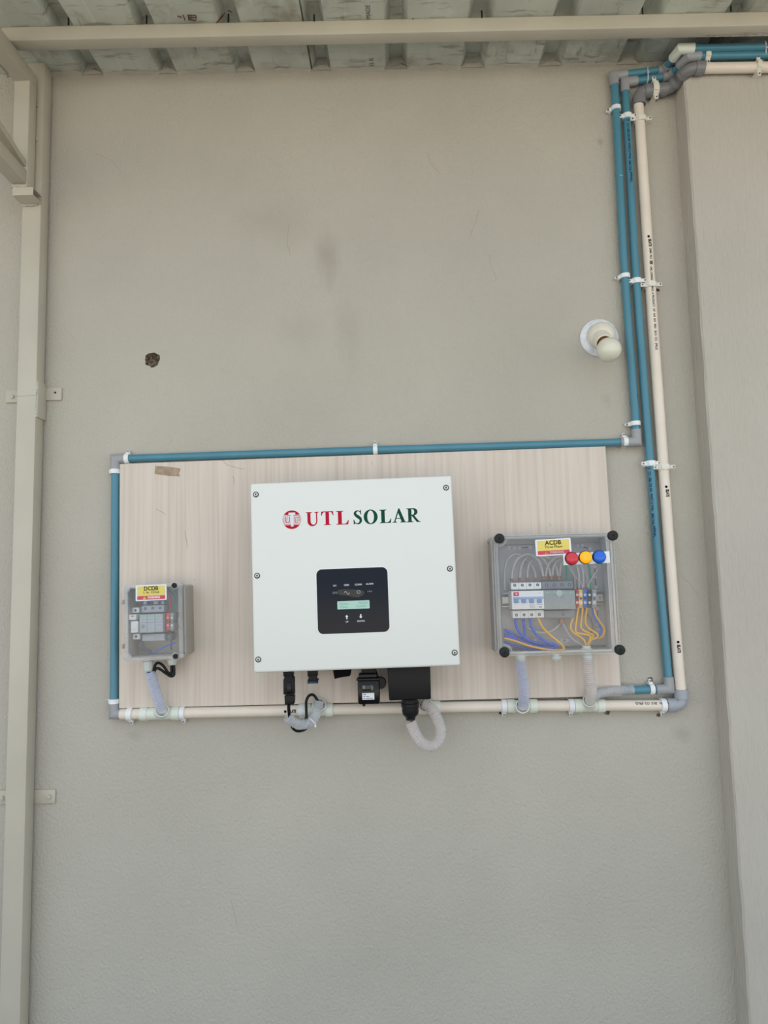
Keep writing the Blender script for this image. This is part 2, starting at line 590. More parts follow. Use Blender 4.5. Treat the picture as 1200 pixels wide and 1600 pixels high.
# small chipped spots by drilled fixings
M_CHIP = mat('chipped_plaster', (128, 116, 104), 0.95, var=0.5, vscale=200, bump=1.0, bscale=300)
for (cx, cy, rr, hh) in ((1022, 157, 5, 0), (1016, 1062, 5, 0), (1027.5, 453, 4, 0), (948, 1113, 5.5, 0), (890, 1113, 4, 0), (1029, 1117, 4, 0),
                         (1012, 722, 3, 0), (782, 1114, 3.5, 0)):
    bm = bm_()
    c = at(cx, cy, hh)
    pts = []
    for k in range(13):
        a = 2 * PI * k / 13
        r = rr / ppm() * random.uniform(0.55, 1.15)
        pts.append((c.x + r * math.cos(a), c.z + r * 0.75 * math.sin(a)))
    A = [bm.verts.new(Vector((u, 0.0, v))) for u, v in pts]
    B = [bm.verts.new(Vector((c.x + (u - c.x) * .75, -0.0012 - random.random() * .002, c.z + (v - c.z) * .75))) for u, v in pts]
    skin_rings(bm, [A, B], cap=False)
    cv = bm.verts.new(Vector((c.x, -0.0008, c.z)))
    for k in range(13):
        bm.faces.new((B[k], B[(k + 1) % 13], cv))
    finish('chipped_plaster', bm, M_CHIP, wall, smooth=False)
# hairline cracks, thin raised lips in the paint
M_CRACK = mat('hairline_crack', (152, 145, 131), 0.9)
for cr in ([(668, 240), (672, 252), (682, 266), (690, 272)], [(764, 398), (768, 418), (775, 432), (772, 441)], [(748, 328), (742, 350), (733, 372)],
           [(1063, 897), (1074, 908), (1081, 917), (1091, 930)], [(360, 1405), (368, 1432), (371, 1450)], [(451, 350), (449, 378), (453, 400)], [(150, 240), (175, 252), (190, 270)]):
    bm = bm_()
    cp = catmull([at(x, y, 0.0) for x, y in cr], 6)
    tube(bm, [p + Vector((random.uniform(-.0012, .0012), 0, random.uniform(-.0012, .0012))) for p in cp], 0.00035, 5)
    finish('hairline_crack', bm, M_CRACK, wall)

# pilaster on the right
bm = bm_()
def pz(z, a, b_): return pil_x(z, a, b_)
vs = []
for z in (0.0, pil_top):
    vs.append([bm.verts.new(p) for p in (Vector((pz(z, pc0, pc1), 0.002, z)), Vector((pz(z, pe0, pe1), -PIL_H, z)), Vector((WR, -PIL_H, z)), Vector((WR, 0.002, z)))])
# edges: subdivide the arris so it can wobble slightly
levels = 60
cols = []
for k in range(levels + 1):
    z = pil_top * k / levels
    wob = random.uniform(-0.0012, 0.0012)
    cols.append([Vector((pz(z, pc0, pc1), 0.002, z)), Vector((pz(z, pe0, pe1) - 0.004 + wob, -PIL_H + 0.004, z)), Vector((pz(z, pe0, pe1) + wob, -PIL_H, z)),
                 Vector((pz(z, pe0, pe1) + 0.006 + wob, -PIL_H, z)), Vector((WR, -PIL_H, z)), Vector((WR, 0.002, z))])
for v in vs[0] + vs[1]: bm.verts.remove(v)
rings = [[bm.verts.new(p) for p in c] for c in cols]
skin_rings(bm, rings)
struct('wall_right', bm, M_PIL, smooth=True, ang=25, recentre=False, label='projecting plaster pilaster at the right of the wall')

bm = bm_()
bx(bm, (0, -2.1, -0.05), (40, 4.8, 0.1))  # out of view; kept dark so less light bounces onto the lower wall
struct('floor', bm, mat('low_bounce_floor', (112, 111, 110), 0.85, var=0.15, vscale=3, bump=0.3, bscale=60), smooth=False, recentre=False, label='unseen grey floor along the wall, darkened to cut bounced light')
bm = bm_()
bx(bm, (0, -24.5, -0.06), (70, 40, 0.1))  # added out of view, pale to throw sunlight up at the wall
struct('bounce_ground', bm, mat('pale_bounce_ground', (192, 183, 168), 0.9, var=0.12, vscale=1.5), smooth=False, recentre=False, label='unseen pale ground added to bounce sunlight onto the wall')

# corrugated roof, one object per sheet
roof = bpy.data.objects.new('ceiling', None)
C.objects.link(roof)
tag(roof, 'ribbed metal roof sheets over the wall', kind='structure')
def roof_material():
    m = mat('galvanised_roof', (216, 220, 208), 0.42, metal=0.0, var=0.16, vscale=5, bump=0.08, bscale=40)
    nt = m.node_tree
    b = nt.nodes['Principled BSDF']
    src = b.inputs['Base Color'].links[0].from_socket
    tc = nt.nodes.new('ShaderNodeTexCoord')
    for (sc, st, c, lo, hi, amt) in ((7.0, (1, 0.8, 1), (126, 114, 90), 0.54, 0.70, 0.7), (26.0, (1, 0.25, 1), (104, 72, 52), 0.62, 0.72, 0.75), (34.0, (0.25, 1.6, 1), (126, 116, 94), 0.57, 0.66, 0.6)):
        mp = nt.nodes.new('ShaderNodeMapping'); mp.inputs['Scale'].default_value = st
        nt.links.new(tc.outputs['Object'], mp.inputs['Vector'])
        n = nt.nodes.new('ShaderNodeTexNoise'); n.inputs['Scale'].default_value = sc; n.inputs['Detail'].default_value = 6; n.inputs['Roughness'].default_value = 0.65
        nt.links.new(mp.outputs['Vector'], n.inputs['Vector'])
        mr = nt.nodes.new('ShaderNodeMapRange')
        mr.inputs['From Min'].default_value = lo; mr.inputs['From Max'].default_value = hi; mr.inputs['To Max'].default_value = amt
        nt.links.new(n.outputs['Fac'], mr.inputs['Value'])
        mx = nt.nodes.new('ShaderNodeMixRGB')
        mx.inputs['Color2'].default_value = (lin(c[0]), lin(c[1]), lin(c[2]), 1)
        nt.links.new(mr.outputs['Result'], mx.inputs['Fac']); nt.links.new(src, mx.inputs['Color1'])
        src = mx.outputs['Color']
    nt.links.new(src, b.inputs['Base Color'])
    return m
M_ROOF = roof_material()
pans_px = [(162, 250), (277, 368), (399, 486), (517, 602), (636, 720), (757, 841), (877, 963), (998, 1085)]
def rx_of(px): 
    return at(px, 109.5 - (px - 486) * 0.022, 0).x
pans = [(rx_of(a), rx_of(b_)) for a, b_ in pans_px]
pitch = (pans[6][0] - pans[0][0]) / 6
pw = sum(b_ - a for a, b_ in pans) / len(pans)
while pans[0][0] > WL: pans.insert(0, (pans[0][0] - pitch, pans[0][0] - pitch + pw))
while pans[-1][0] < WR: pans.append((pans[-1][0] + pitch, pans[-1][0] + pitch + pw))
lap_i = min(range(len(pans)), key=lambda i: abs(pans[i][1] - rx_of(486)))
RIB = 0.030
ROOF_LEN = 0.85  # unseen outer part cut short so more sky lights the upper wall
def sheet(p, name, drop):
    """p: pan intervals; the profile runs pan, rib, pan ...; a closed thin section swept from the wall outwards"""
    prof = []
    for i, (a, b_) in enumerate(p):
        mid = (a + b_) / 2
        prof += [(a, 0), (mid - 0.022, 0), (mid - 0.017, 0.0016), (mid + 0.017, 0.0016), (mid + 0.022, 0), (b_, 0)]
        if i < len(p) - 1:
            nx = p[i + 1][0]
            q = (nx - b_) * 0.24
            prof += [(b_ + q, RIB), (nx - q, RIB)]
    bm = bm_()
    ts = (-0.28, 0.0, 0.05, 0.4, 0.6, ROOF_LEN)
    rings = []
    for t in ts:
        lo = [bm.verts.new(roofp(x, t, n + drop)) for x, n in prof]
        hi = [bm.verts.new(roofp(x, t, n + drop + 0.0012)) for x, n in reversed(prof)]
        rings.append(lo + hi)
    skin_rings(bm, rings)
    return finish(name, bm, M_ROOF, roof, smooth=False)
groups = []
per = 5
i = lap_i
bounds = []
k = lap_i + 1
while k - per > -per: k -= per
while k < len(pans):
    a = max(k, 0); b_ = min(k + per, len(pans))
    if b_ > a: bounds.append((a, b_))
    k += per
for n_, (a, b_) in enumerate(bounds):
    p = list(pans[a:b_])
    # lap: the sheet carries one more rib flank over its right neighbour
    sheet(p, 'roof_sheet', 0.0)
    if b_ < len(pans):
        # cover rib joining the next sheet, lying over it with a dark slit beside the pan
        bm = bm_()
        l, r = pans[b_ - 1][1] + 0.004, pans[b_][0]
        q = (r - l) * 0.22
        prof = [(l, 0.001), (l + q, RIB), (r - q, RIB), (r, 0.0)]
        cover = [(l - 0.022, 0.003), (l - 0.004, 0.004), (l + q, RIB + 0.004), (r - q, RIB + 0.004), (r + 0.01, 0.004)]
        for pf in (prof, cover):
            rings = []
            for t in (-0.28, 0.5, ROOF_LEN):
                lo = [bm.verts.new(roofp(x, t, n + 0.0013)) for x, n in pf]
                hi = [bm.verts.new(roofp(x, t, n + 0.0025)) for x, n in reversed(pf)]
                rings.append(lo + hi)
            skin_rings(bm, rings)
        finish('lap_rib', bm, M_ROOF, roof, smooth=False)
# stamped print along the sheet underside (runs from the wall outwards)
M_STAMP = mat('faded_stamp', (104, 106, 98), 0.7)
M_MARK = mat('maroon_marker', (92, 30, 26), 0.7)
def roof_text(s, px, py0, size, m, name):
    bm = bm_()
    # find roof point under pixel: march t
    def hit(px_, py_):
        best = None
        for k in range(0, 800):
            t = k * 0.001
            # unproject onto plane at h=t and compare z
            p = at(px_, py_, t)
            q = roofp(p.x, t)
            dz = abs(p.z - q.z)
            if best is None or dz < best[0]: best = (dz, p.x, t)
        return best[1], best[2]
    x, t = hit(px, py0)
    put_text(bm, s, size, lambda u, v: roofp(x - v, t + u, -0.0008), align='LEFT')
    return finish(name, bm, m, roof, smooth=False)
roof_text('MADE', 576, 29, 0.016, M_STAMP, 'stamped_lettering')
roof_text('EL IS', 581, 103, 0.016, M_STAMP, 'stamped_lettering')
# maroon paint strokes left on the sheets
def roof_hit(px_, py_):
    lo, hi = 0.0, 0.8
    f = lambda t: at(px_, py_, t).z - roofp(at(px_, py_, t).x, t).z
    for _ in range(40):
        mid = (lo + hi) / 2
        if (f(lo) > 0) != (f(mid) > 0): hi = mid
        else: lo = mid
    return at(px_, py_, lo).x, lo
for st_ in ([(277, 25), (284, 27)], [(286, 23.5), (289, 31)], [(293, 24), (306, 23.5)], [(294, 27.5), (307, 27)], [(295, 30.5), (306, 31.5)], [(294, 24), (295, 31)], [(306, 24), (306.5, 30)],
            [(338, 36), (345, 27), (351, 20)], [(341, 33), (349, 24)], [(356, 16), (363, 19)]):
    bm = bm_()
    pts = []
    for x_, y_ in st_:
        rx_, rt_ = roof_hit(x_, y_)
        pts.append(roofp(rx_, rt_, -0.0003))
    tube(bm, pts, 0.0011, 5)
    finish('maroon_stroke', bm, M_MARK, roof)
# plaster closing the ribs and pans against the wall
for i in range(len(pans) - 1):
    a, b_ = pans[i]
    if b_ < at(-40, 100).x or a > at(1060, 100).x: continue
    bm = bm_()
    nseg = 9
    A, B, Cc = [], [], []
    for k in range(nseg + 1):
        x = a + (b_ - a) * k / nseg
        d = 0.006 + 0.010 * random.random() * math.sin(PI * k / nseg)
        A.append(bm.verts.new(roofp(x, 0.0, -0.004 - 0.004 * random.random())))
        B.append(bm.verts.new(roofp(x, d * 0.6, -0.0025)))
        Cc.append(bm.verts.new(roofp(x, d, -0.0004)))
    top = [bm.verts.new(roofp(a + (b_ - a) * k / nseg, 0.0, 0.0)) for k in range(nseg + 1)]
    for k in range(nseg):
        bm.faces.new((A[k], A[k + 1], B[k + 1], B[k])); bm.faces.new((B[k], B[k + 1], Cc[k + 1], Cc[k])); bm.faces.new((Cc[k], Cc[k + 1], top[k + 1], top[k]))
    finish('plaster_lip', bm, M_WALL, wall)
    nx = pans[i + 1][0]
    bm = bm_()
    q = (nx - b_) * 0.24
    pr_ = [(b_ - 0.002, -0.002), (b_ + q, RIB * random.uniform(.2, .5)), ((b_ + nx) / 2 + random.uniform(-.004, .004), RIB * random.uniform(.35, .6)), (nx - q, RIB * random.uniform(.2, .5)), (nx + 0.002, -0.002)]
    A = [bm.verts.new(roofp(x, 0.0, n)) for x, n in pr_]
    B = [bm.verts.new(roofp(x + random.uniform(-.003, .003), 0.005 + random.uniform(-.003, .002), n * 0.8 - 0.001)) for x, n in pr_]
    skin_rings(bm, [A, B])
    finish('mortar_plug', bm, M_WALL, wall)
    # smeared whitewash on the sheet
    if random.random() < 0.75:
        bm = bm_()
        xs = a + random.uniform(.1, .5) * (b_ - a); wd = random.uniform(.25, .5) * (b_ - a)
        pts = [(xs + wd * (0.5 + 0.5 * math.cos(2 * PI * k / 12)) * random.uniform(.85, 1.1), 0.012 + 0.012 * (1 + math.sin(2 * PI * k / 12)) * random.uniform(.5, 1.1)) for k in range(12)]
        fill(bm, [pts], lambda u, v: roofp(u, v, -0.0006))
        finish('paint_smear', bm, mat('whitewash', (196, 193, 184), 0.7), wall, smooth=False)

# ================================================================ STEELWORK
SEC = 0.034
bm = bm_()
def obox(bm, p0, p1, side, up, ws, wu, bev=0.003):
    """bar from p0 to p1 whose section spans side*[0..ws], up*[0..wu]"""
    d = (p1 - p0); L = d.length; d.normalize()
    up_ = (up - d * up.dot(d)).normalized()
    sd = d.cross(up_).normalized()
    if sd.dot(side) < 0: sd = -sd
    M = Matrix(((d.x, sd.x, up_.x, p0.x), (d.y, sd.y, up_.y, p0.y), (d.z, sd.z, up_.z, p0.z), (0, 0, 0, 1)))
    bx(bm, (L / 2, ws / 2, wu / 2), (L, ws, wu), bev, 2, M)
DOWN = Vector((0, 0, -1))
BACK = Vector((0, 1, 0))
purl = thing('roof_purlin', 'long painted square steel purlin spanning under the roof sheets', 'beam', Matrix.Translation(pl))
p0 = at(2, 42.0, ROOF_H); p1 = pr + RX * 1.2
obox(bm, p0 - pl, p1 - pl, BACK, DOWN, 0.034, 0.0355, 0.003)
finish('beam_tube', bm, M_STEEL, purl)
bm = bm_()
# pale scraped paint on the underside of the purlin at the right
pts = []
for k in range(26):
    u = k / 25
    x = p0.x + (at(1100, 45, .15).x - p0.x) + u * 0.155
    pts.append((x, 0.0335 - 0.002))
low = [(x, 0.0335 - 0.003 - (0.004 + 0.012 * random.random()) * (0.3 + 0.7 * u_)) for u_, (x, _) in zip([k / 25 for k in range(26)], pts)]
poly = pts + low[::-1]
fill(bm, [poly], lambda u, v: (p0 + RX * ((u - p0.x) / RX.x) + DOWN * 0.0362 + BACK * v) - pl)
finish('scraped_paint', bm, mat('scraped_paint', (206, 202, 190), 0.7, var=0.3, vscale=90), purl, smooth=False)
# roof fixing screws poking through above the purlin
for px, py in ((107, 36), (229, 34), (357, 32), (491, 33), (645, 29), (1004, 20), (1142, 15), (753, 27)):
    bm = bm_()
    p = at(px, py, ROOF_H - 0.002)
    cyl(bm, p - pl - Vector((0, 0, .004)), p - pl + Vector((0, 0, 0.016)), 0.0022, 8)
    finish('roofing_screw', bm, M_SCREWD, purl)

# post
PF = 0.048
a0, a1 = at(23.6, 700, PF), at(54.2, 700, PF)
b0, b1 = at(8.8, 1220, PF), at(40.6, 1220, PF)
pwid = ((a1 - a0).x + (b1 - b0).x) / 2
axd = ((a0 + a1) / 2 - (b0 + b1) / 2); axd = axd / axd.z
pc = (a0 + a1) / 2
def postp(z): return pc + axd * (z - pc.z)
z_top = roofp(pc.x, 0.0).z - 0.002
base = postp(0.0); base.y = -PF / 2
post = thing('steel_post', 'painted square steel post standing against the wall at the left', 'post', Matrix.Translation(base))
bm = bm_()
bt, tp = postp(0.0), postp(z_top)
obox(bm, bt - Vector((pwid / 2, 0, 0)) - base, tp - Vector((pwid / 2, 0, 0)) - base, Vector((1, 0, 0)), BACK, pwid, PF - 0.008, 0.003)
finish('post_tube', bm, M_STEEL, post)
def tab(pxs, pys, name, bolt):
    bm = bm_()
    q0, q1 = at(pxs[0], pys[1], 0.004), at(pxs[1], pys[0], 0.004)
    c = (q0 + q1) / 2
    bx(bm, Vector((c.x, -0.0025, c.z)) - base, (q1.x - q0.x, 0.005, q1.z - q0.z), 0.0012)
    o = finish(name, bm, M_STEEL, post)
    bm = bm_()
    b_ = at(bolt[0], bolt[1], 0.005)
    cyl(bm, b_ - base, b_ + N * 0.004 - base, bolt[2], 6 if bolt[3] else 14, bev=0.001)
    finish('bolt', bm, M_STEEL if bolt[3] else M_SCREWD, o)
tab((66, 96.5), (605.5, 626), 'wall_bracket', (86.5, 613.5, 0.0022, 0))
tab((9, 30), (609, 629.5), 'wall_bracket', (19.5, 620, 0.0052, 1))
tab((50, 86.6), (1233.5, 1256), 'wall_bracket', (76.5, 1245, 0.0062, 1))
tab((-12, 14), (1234.5, 1257), 'wall_bracket', (3.5, 1247, 0.0055, 1))
bm = bm_()                                 # plate welded on the side of the post
q0, q1 = at(58, 653, PF - 0.012), at(58, 596, PF - 0.012)
xr = postp((q0.z + q1.z) / 2).x + pwid / 2
bx(bm, Vector((xr + 0.0015, -PF / 2 - 0.001, (q0.z + q1.z) / 2)) - base, (0.004, PF - 0.006, q1.z - q0.z), 0.001)
finish('side_plate', bm, M_STEEL, post)
bm = bm_()
zz = [q0.z + (q1.z - q0.z) * k / 9 for k in range(10)]
tube(bm, [Vector((postp(z).x + pwid / 2 + random.uniform(-.0004, .0008), -PF + 0.003, z)) - base for z in zz], [random.uniform(.0016, .0032) for _ in zz], 7)
finish('weld_bead', bm, M_WELD, post)
bm = bm_()
zq = at(40, 618, PF).z
tube(bm, [Vector((postp(zq).x - pwid / 2 + pwid * k / 10, -PF - 0.0001, zq + random.uniform(-.001, .001))) - base for k in range(11)], [random.uniform(.0006, .0014) for _ in range(11)], 6)
finish('weld_bead', bm, M_STEEL, post)

# truss end standing in front of the post
SF = 0.090                                 # front plane of the strut
sx0, sx1 = at(21.8, 140, SF).x, at(46.3, 140, SF).x
zs_top = at(30, 126, SF).z
zs_bot = at(30, 292, SF).z
truss = thing('roof_truss', 'painted steel truss end with strut and chords joining the left post', 'truss', Matrix.Translation(Vector(((sx0 + sx1) / 2, -SF + 0.02, zs_bot))))
tb = truss.matrix_world.translation.copy()
SW = sx1 - sx0
lean = axd
def strutx(z): return sx0 + lean.x * (z - at(30, 140, SF).z)
bm = bm_()
obox(bm, Vector((strutx(zs_bot), -SF, zs_bot)) - tb, Vector((strutx(zs_top), -SF, zs_top + 0.006)) - tb, Vector((1, 0, 0)), BACK, SW, 0.036, 0.003)
finish('vertical_strut', bm, M_STEEL, truss)
bm = bm_()                                 # top chord, running out over the viewer
LEN = 0.8
slope = 0.03
p0 = Vector((strutx(zs_top), -SF + 0.036, zs_top))
obox(bm, p0 - tb, p0 + Vector((0, -LEN, -LEN * slope)) - tb, Vector((1, 0, 0)), Vector((0, 0, 1)), SW, 0.036, 0.003)
finish('top_chord', bm, M_STEEL, truss)
bm = bm_()                                 # bottom chord
zc0 = at(30, 288.5, SF).z
p0 = Vector((strutx(zc0) + 0.001, -SF - 0.0005, zc0))
p1 = at(-28, 228.5, SF + 0.115); dirc = Vector((0, -1, 0.03))
obox(bm, p0 - tb, p0 + dirc * LEN - tb, Vector((1, 0, 0)), Vector((0, 0, 1)), SW - 0.002, 0.036, 0.003)
finish('bottom_chord', bm, M_STEEL, truss)
bm = bm_()                                 # diagonal brace rising towards the viewer
p0 = Vector((strutx(zc0) + SW * 0.30, -SF + 0.004, zc0 + 0.044))
obox(bm, p0 - tb, p0 + Vector((0, -0.9, 0.9 * 0.235)) - tb, Vector((1, 0, 0)), Vector((0, 0, 1)), SW * 0.62, 0.016, 0.002)
finish('diagonal_brace', bm, M_STEEL, truss)
bm = bm_()                                 # hollow stub under the strut
q0, q1 = at(19.6, 305.5, SF + 0.003), at(51.8, 292, SF + 0.003)
def frame_tube(bm, x0, x1, y0, y1, z0, z1, t):
    for (cy, cz, sy, sz) in (((y0 + y1) / 2, z0 + t / 2, y1 - y0, t), ((y0 + y1) / 2, z1 - t / 2, y1 - y0, t), (y0 + t / 2, (z0 + z1) / 2, t, z1 - z0 - 2 * t), (y1 - t / 2, (z0 + z1) / 2, t, z1 - z0 - 2 * t)):
        bx(bm, Vector(((x0 + x1) / 2, cy, cz)) - tb, (x1 - x0, sy, sz), 0.0)
frame_tube(bm, q0.x, q1.x, -SF - 0.003, -PF - 0.0005, q0.z, q1.z, 0.002)
finish('tube_stub', bm, M_STEEL, truss, smooth=False)
bm = bm_()  # dark plate added inside the stub to stand for its shaded hollow
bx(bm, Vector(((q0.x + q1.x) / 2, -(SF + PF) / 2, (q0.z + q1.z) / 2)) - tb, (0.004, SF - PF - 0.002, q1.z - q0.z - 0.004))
finish('stub_shade_plate', bm, M_STUB_SHADE, truss, smooth=False)
def weld(root, rb, pts, r0=.0012, r1=.0026, m=M_WELD):
    bm = bm_()
    tube(bm, [p - rb for p in pts], [random.uniform(r0, r1) for _ in pts], 7)
    finish('weld_bead', bm, m, root)
weld(truss, tb, [Vector((strutx(zs_bot) + SW * k / 8, -SF - 0.001, zs_bot + random.uniform(-.002, .001))) for k in range(9)])
weld(truss, tb, [Vector((strutx(zs_bot) + 0.006 + SW * k / 8, -PF - 0.003, q0.z + random.uniform(-.003, .0))) for k in range(9)], .0015, .0035)
weld(truss, tb, [Vector((strutx(zs_top) + SW + random.uniform(-.0005, .0012), -SF + 0.028 - k * 0.006, zs_top + 0.001 + k * .0001)) for k in range(8)], .001, .0022, M_STEEL)
for yy in (205, 150):
    z = at(55, yy, SF).z
    weld(truss, tb, [Vector((strutx(z) + SW, -PF - 0.003, z + 0.012 * k / 5)) for k in range(6)])

# ================================================================ BOARD
BH = 0.020
board = thing('mounting_board', 'large pale wood-grain laminate board fixed on the wall behind the boxes', 'board', Matrix.Translation(at(578, 1097, BH)))
bb = board.matrix_world.translation.copy()
def laminate():
    m = bpy.data.materials.new('pale_wood_laminate')
    m.use_nodes = True
    nt = m.node_tree
    b = nt.nodes['Principled BSDF']
    b.inputs['Roughness'].default_value = 0.5
    tc = nt.nodes.new('ShaderNodeTexCoord')
    src = None
    for k, (sc, st, c, lo, hi, amt) in enumerate(((40, (1, 1, 0.03), (203, 187, 173), 0.42, 0.70, 0.55), (110, (1, 1, 0.02), (192, 175, 161), 0.45, 0.70, 0.6), (14, (1, 1, 0.12), (222, 211, 199), 0.5, 0.75, 0.5), (60, (1, 1, 0.06), (150, 126, 110), 0.70, 0.80, 0.35))):
        mp = nt.nodes.new('ShaderNodeMapping'); mp.inputs['Scale'].default_value = st
        nt.links.new(tc.outputs['Object'], mp.inputs['Vector'])
        n = nt.nodes.new('ShaderNodeTexNoise'); n.inputs['Scale'].default_value = sc; n.inputs['Detail'].default_value = 5; n.inputs['Distortion'].default_value = 0.35
        nt.links.new(mp.outputs['Vector'], n.inputs['Vector'])
        mr = nt.nodes.new('ShaderNodeMapRange'); mr.inputs['From Min'].default_value = lo; mr.inputs['From Max'].default_value = hi; mr.inputs['To Max'].default_value = amt
        nt.links.new(n.outputs['Fac'], mr.inputs['Value'])
        mx = nt.nodes.new('ShaderNodeMixRGB')
        mx.inputs['Color1'].default_value = (lin(216), lin(203), lin(190), 1)
        mx.inputs['Color2'].default_value = (lin(c[0]), lin(c[1]), lin(c[2]), 1)
        nt.links.new(mr.outputs['Result'], mx.inputs['Fac'])
        if src: nt.links.new(src, mx.inputs['Color1'])
        src = mx.outputs['Color']
    nt.links.new(src, b.inputs['Base Color'])
    return m
bq = [at(186.7, 725.0, BH), at(946, 697.2, BH), at(971, 1087, BH), at(185.7, 1107, BH)]
bm = bm_()
prism(bm, [(p.x, p.z) for p in bq], lambda u, v, d: Vector((u, -d, v)) - bb, BH - 0.012, BH)
bmesh.ops.bevel(bm, geom=[e for e in bm.edges if all(abs((v.co + bb).y + BH) < 1e-5 for v in e.verts)], offset=0.0012, segments=2, affect='EDGES')
finish('panel', bm, laminate(), board, smooth=False)
bm = bm_()                                   # white edge strip of the board, standing proud of the face by its thickness only
for a, b_ in ((0, 1), (1, 2), (2, 3), (3, 0)):
    p, q = bq[a] - bb, bq[b_] - bb
    tube(bm, [Vector((p.x, -BH + 0.006, p.z)) - Vector((0, bb.y, 0)), Vector((q.x, -BH + 0.006, q.z)) - Vector((0, bb.y, 0))], 0.0016, 4)
finish('edge_band', bm, mat('white_edge_band', (226, 220, 212), 0.5), board)
for x, y0, y1 in ((260, 760, 1070), (890, 740, 1050)):    # battens holding the board off the wall
    bm = bm_()
    p, q = at(x, y1, 0.004), at(x, y0, 0.004)
    bx(bm, Vector(((p.x + q.x) / 2, -0.004, (p.z + q.z) / 2)) - bb, (0.03, 0.008, q.z - p.z))
    finish('batten', bm, mat('batten_wood', (150, 128, 104), 0.8), board)
bm = bm_()                                   # brown rest of parcel tape
pts = [(242.5, 728), (262, 729), (282, 732), (281, 737), (279.5, 740), (281, 744.5), (262, 743.5), (248, 741.5), (241.5, 740.5)]
fill(bm, [[(at(x, y, BH + .0003).x, at(x, y, BH + .0003).z) for x, y in pts]], lambda u, v: Vector((u, -BH - 0.0003, v)) - bb)
o = finish('tape_residue', bm, mat('tape_residue', (182, 158, 132), 0.6, var=0.25, vscale=60), board, smooth=False)
o['label'] = 'brown strip of old tape'
M_SCUFF = mat('scuff_mark', (168, 142, 122), 0.8)
for sc in ([(364, 744), (365.5, 750), (365, 757)], [(580, 720), (582, 726)], [(346, 718), (356, 727), (378, 733), (382, 732)], [(243, 795), (257, 802), (258, 806)], [(289, 830), (291, 842), (293, 856)], [(303, 905), (303.5, 908)], [(858, 817), (861, 822)], [(1, 1), (1, 1)][:0]):
    if not sc: continue
    bm = bm_()
    tube(bm, [at(x, y, BH + .0001) - bb for x, y in sc], 0.00045, 5)
    finish('scuff_mark', bm, M_SCUFF, board)

# ================================================================ CONDUIT
RB, RG = 0.0095, 0.0125                      # blue 19 mm, beige 25 mm
HB, HG = 0.0165, 0.0185                      # axis heights off the wall

def path(pxs, h):
    return [at(x, y, h) for x, y in pxs]

def pipe(name, pts, r, m, label, cat='pipe', group=None, seg=24):
    bm = bm_()
    tube(bm, pts, r, seg)
    return tag(finish(name, bm, m), label, cat, group)

def shorten(a, b_, d):
    return a + (b_ - a).normalized() * d

def elbow(c, a, b_, r, m, label, la=0.026, lb=0.026, rounded=False, wall=0.0022, group=None):
    """c corner, a and b the ends it leads to (points); mitred or swept bend with sockets"""
    da, db = (a - c).normalized(), (b_ - c).normalized()
    bm = bm_()
    R_ = r + wall
    if not rounded:
        tube(bm, [c + da * la, c, c + db * lb], R_, 24)
        o = finish('pipe_elbow', bm, m)
    else:
        k = 0.55
        pts = [c + da * la]
        p0, p1 = c + da * (r * 1.5), c + db * (r * 1.5)
        for j in range(9):
            u = j / 8
            pts.append(p0 * (1 - u) ** 2 + c * 2 * u * (1 - u) + p1 * u * u)
        pts.append(c + db * lb)
        tube(bm, pts, R_ - 0.0006, 24)
        tube(bm, [c + da * la, c + da * (la * 0.42)], R_ + 0.0018, 24)
        tube(bm, [c + db * lb, c + db * (lb * 0.42)], R_ + 0.0018, 24)
        o = finish('pipe_elbow', bm, m)
    return tag(o, label, 'elbow', group)

def clip(c, axis, r, h, label, ears=(1,), side=None, m=M_CLIP, wide=0.0105, bar=False, group='pipe clips'):
    """saddle clip round a pipe; c on the pipe axis; side = in-plane direction of the first ear"""
    axis = Vector(axis).normalized()
    if side is None: side = axis.cross(N)
    side = Vector(side); side = (side - axis * side.dot(axis)); side = (side - N * side.dot(N)).normalized()
    r_in, r_out = r + 0.0003, r + 0.0028
    base_h = h                                # distance from pipe axis down to the wall
    prof_o = [(r_out * math.cos(t), r_out * math.sin(t)) for t in [PI * k / 16 for k in range(17)]]
    prof_i = [(r_in * math.cos(t), r_in * math.sin(t)) for t in [PI * k / 16 for k in range(16, -1, -1)]]
    poly = [(r_out, -base_h + 0.0003)] + prof_o + [(-r_out, -base_h + 0.0003), (-r_in, -base_h + 0.0003)] + prof_i + [(r_in, -base_h + 0.0003)]
    bm = bm_()
    f = lambda u, v, d: c + side * u + N * v + axis * d
    prism(bm, poly, f, -wide / 2, wide / 2)
    tm = Matrix(((side.x, axis.x, N.x, c.x), (side.y, axis.y, N.y, c.y), (side.z, axis.z, N.z, c.z), (0, 0, 0, 1)))
    spots_ = []
    if bar:
        v = r * 0.45
        for e in (-1, 1):
            bx(bm, (e * (r_out + 0.0045), 0, v), (0.013, wide * 0.72, 0.0055), 0.0016, 2, tm)
            spots_.append((e * (r_out + 0.0065), v + 0.0028))
        bx(bm, (0, 0, r_out - 0.0012), (r_out * 1.25, wide * 0.75, 0.003), 0.001, 2, tm)
    else:
        for e in ears:
            bx(bm, (e * (r_out + 0.0045), 0, -base_h + 0.0075), (0.012, wide * 0.62, 0.0085), 0.002, 2, tm)
            bx(bm, (e * (r_out + 0.001), 0, -base_h + 0.009), (0.005, wide * 0.9, 0.014), 0.001, 2, tm)
            spots_.append((e * (r_out + 0.0065), -base_h + 0.0117))
    loc = None
    o = finish('pipe_clip', bm, m)
    tag(o, label, 'clip', group)
    for (u, v) in spots_:
        b2 = bm_()
        p = c + side * u + N * v
        cyl(b2, p - o.location, p + N * 0.0012 - o.location, 0.0023, 12, bev=0.0005)
        finish('screw', b2, M_SCREW, o)
    return o

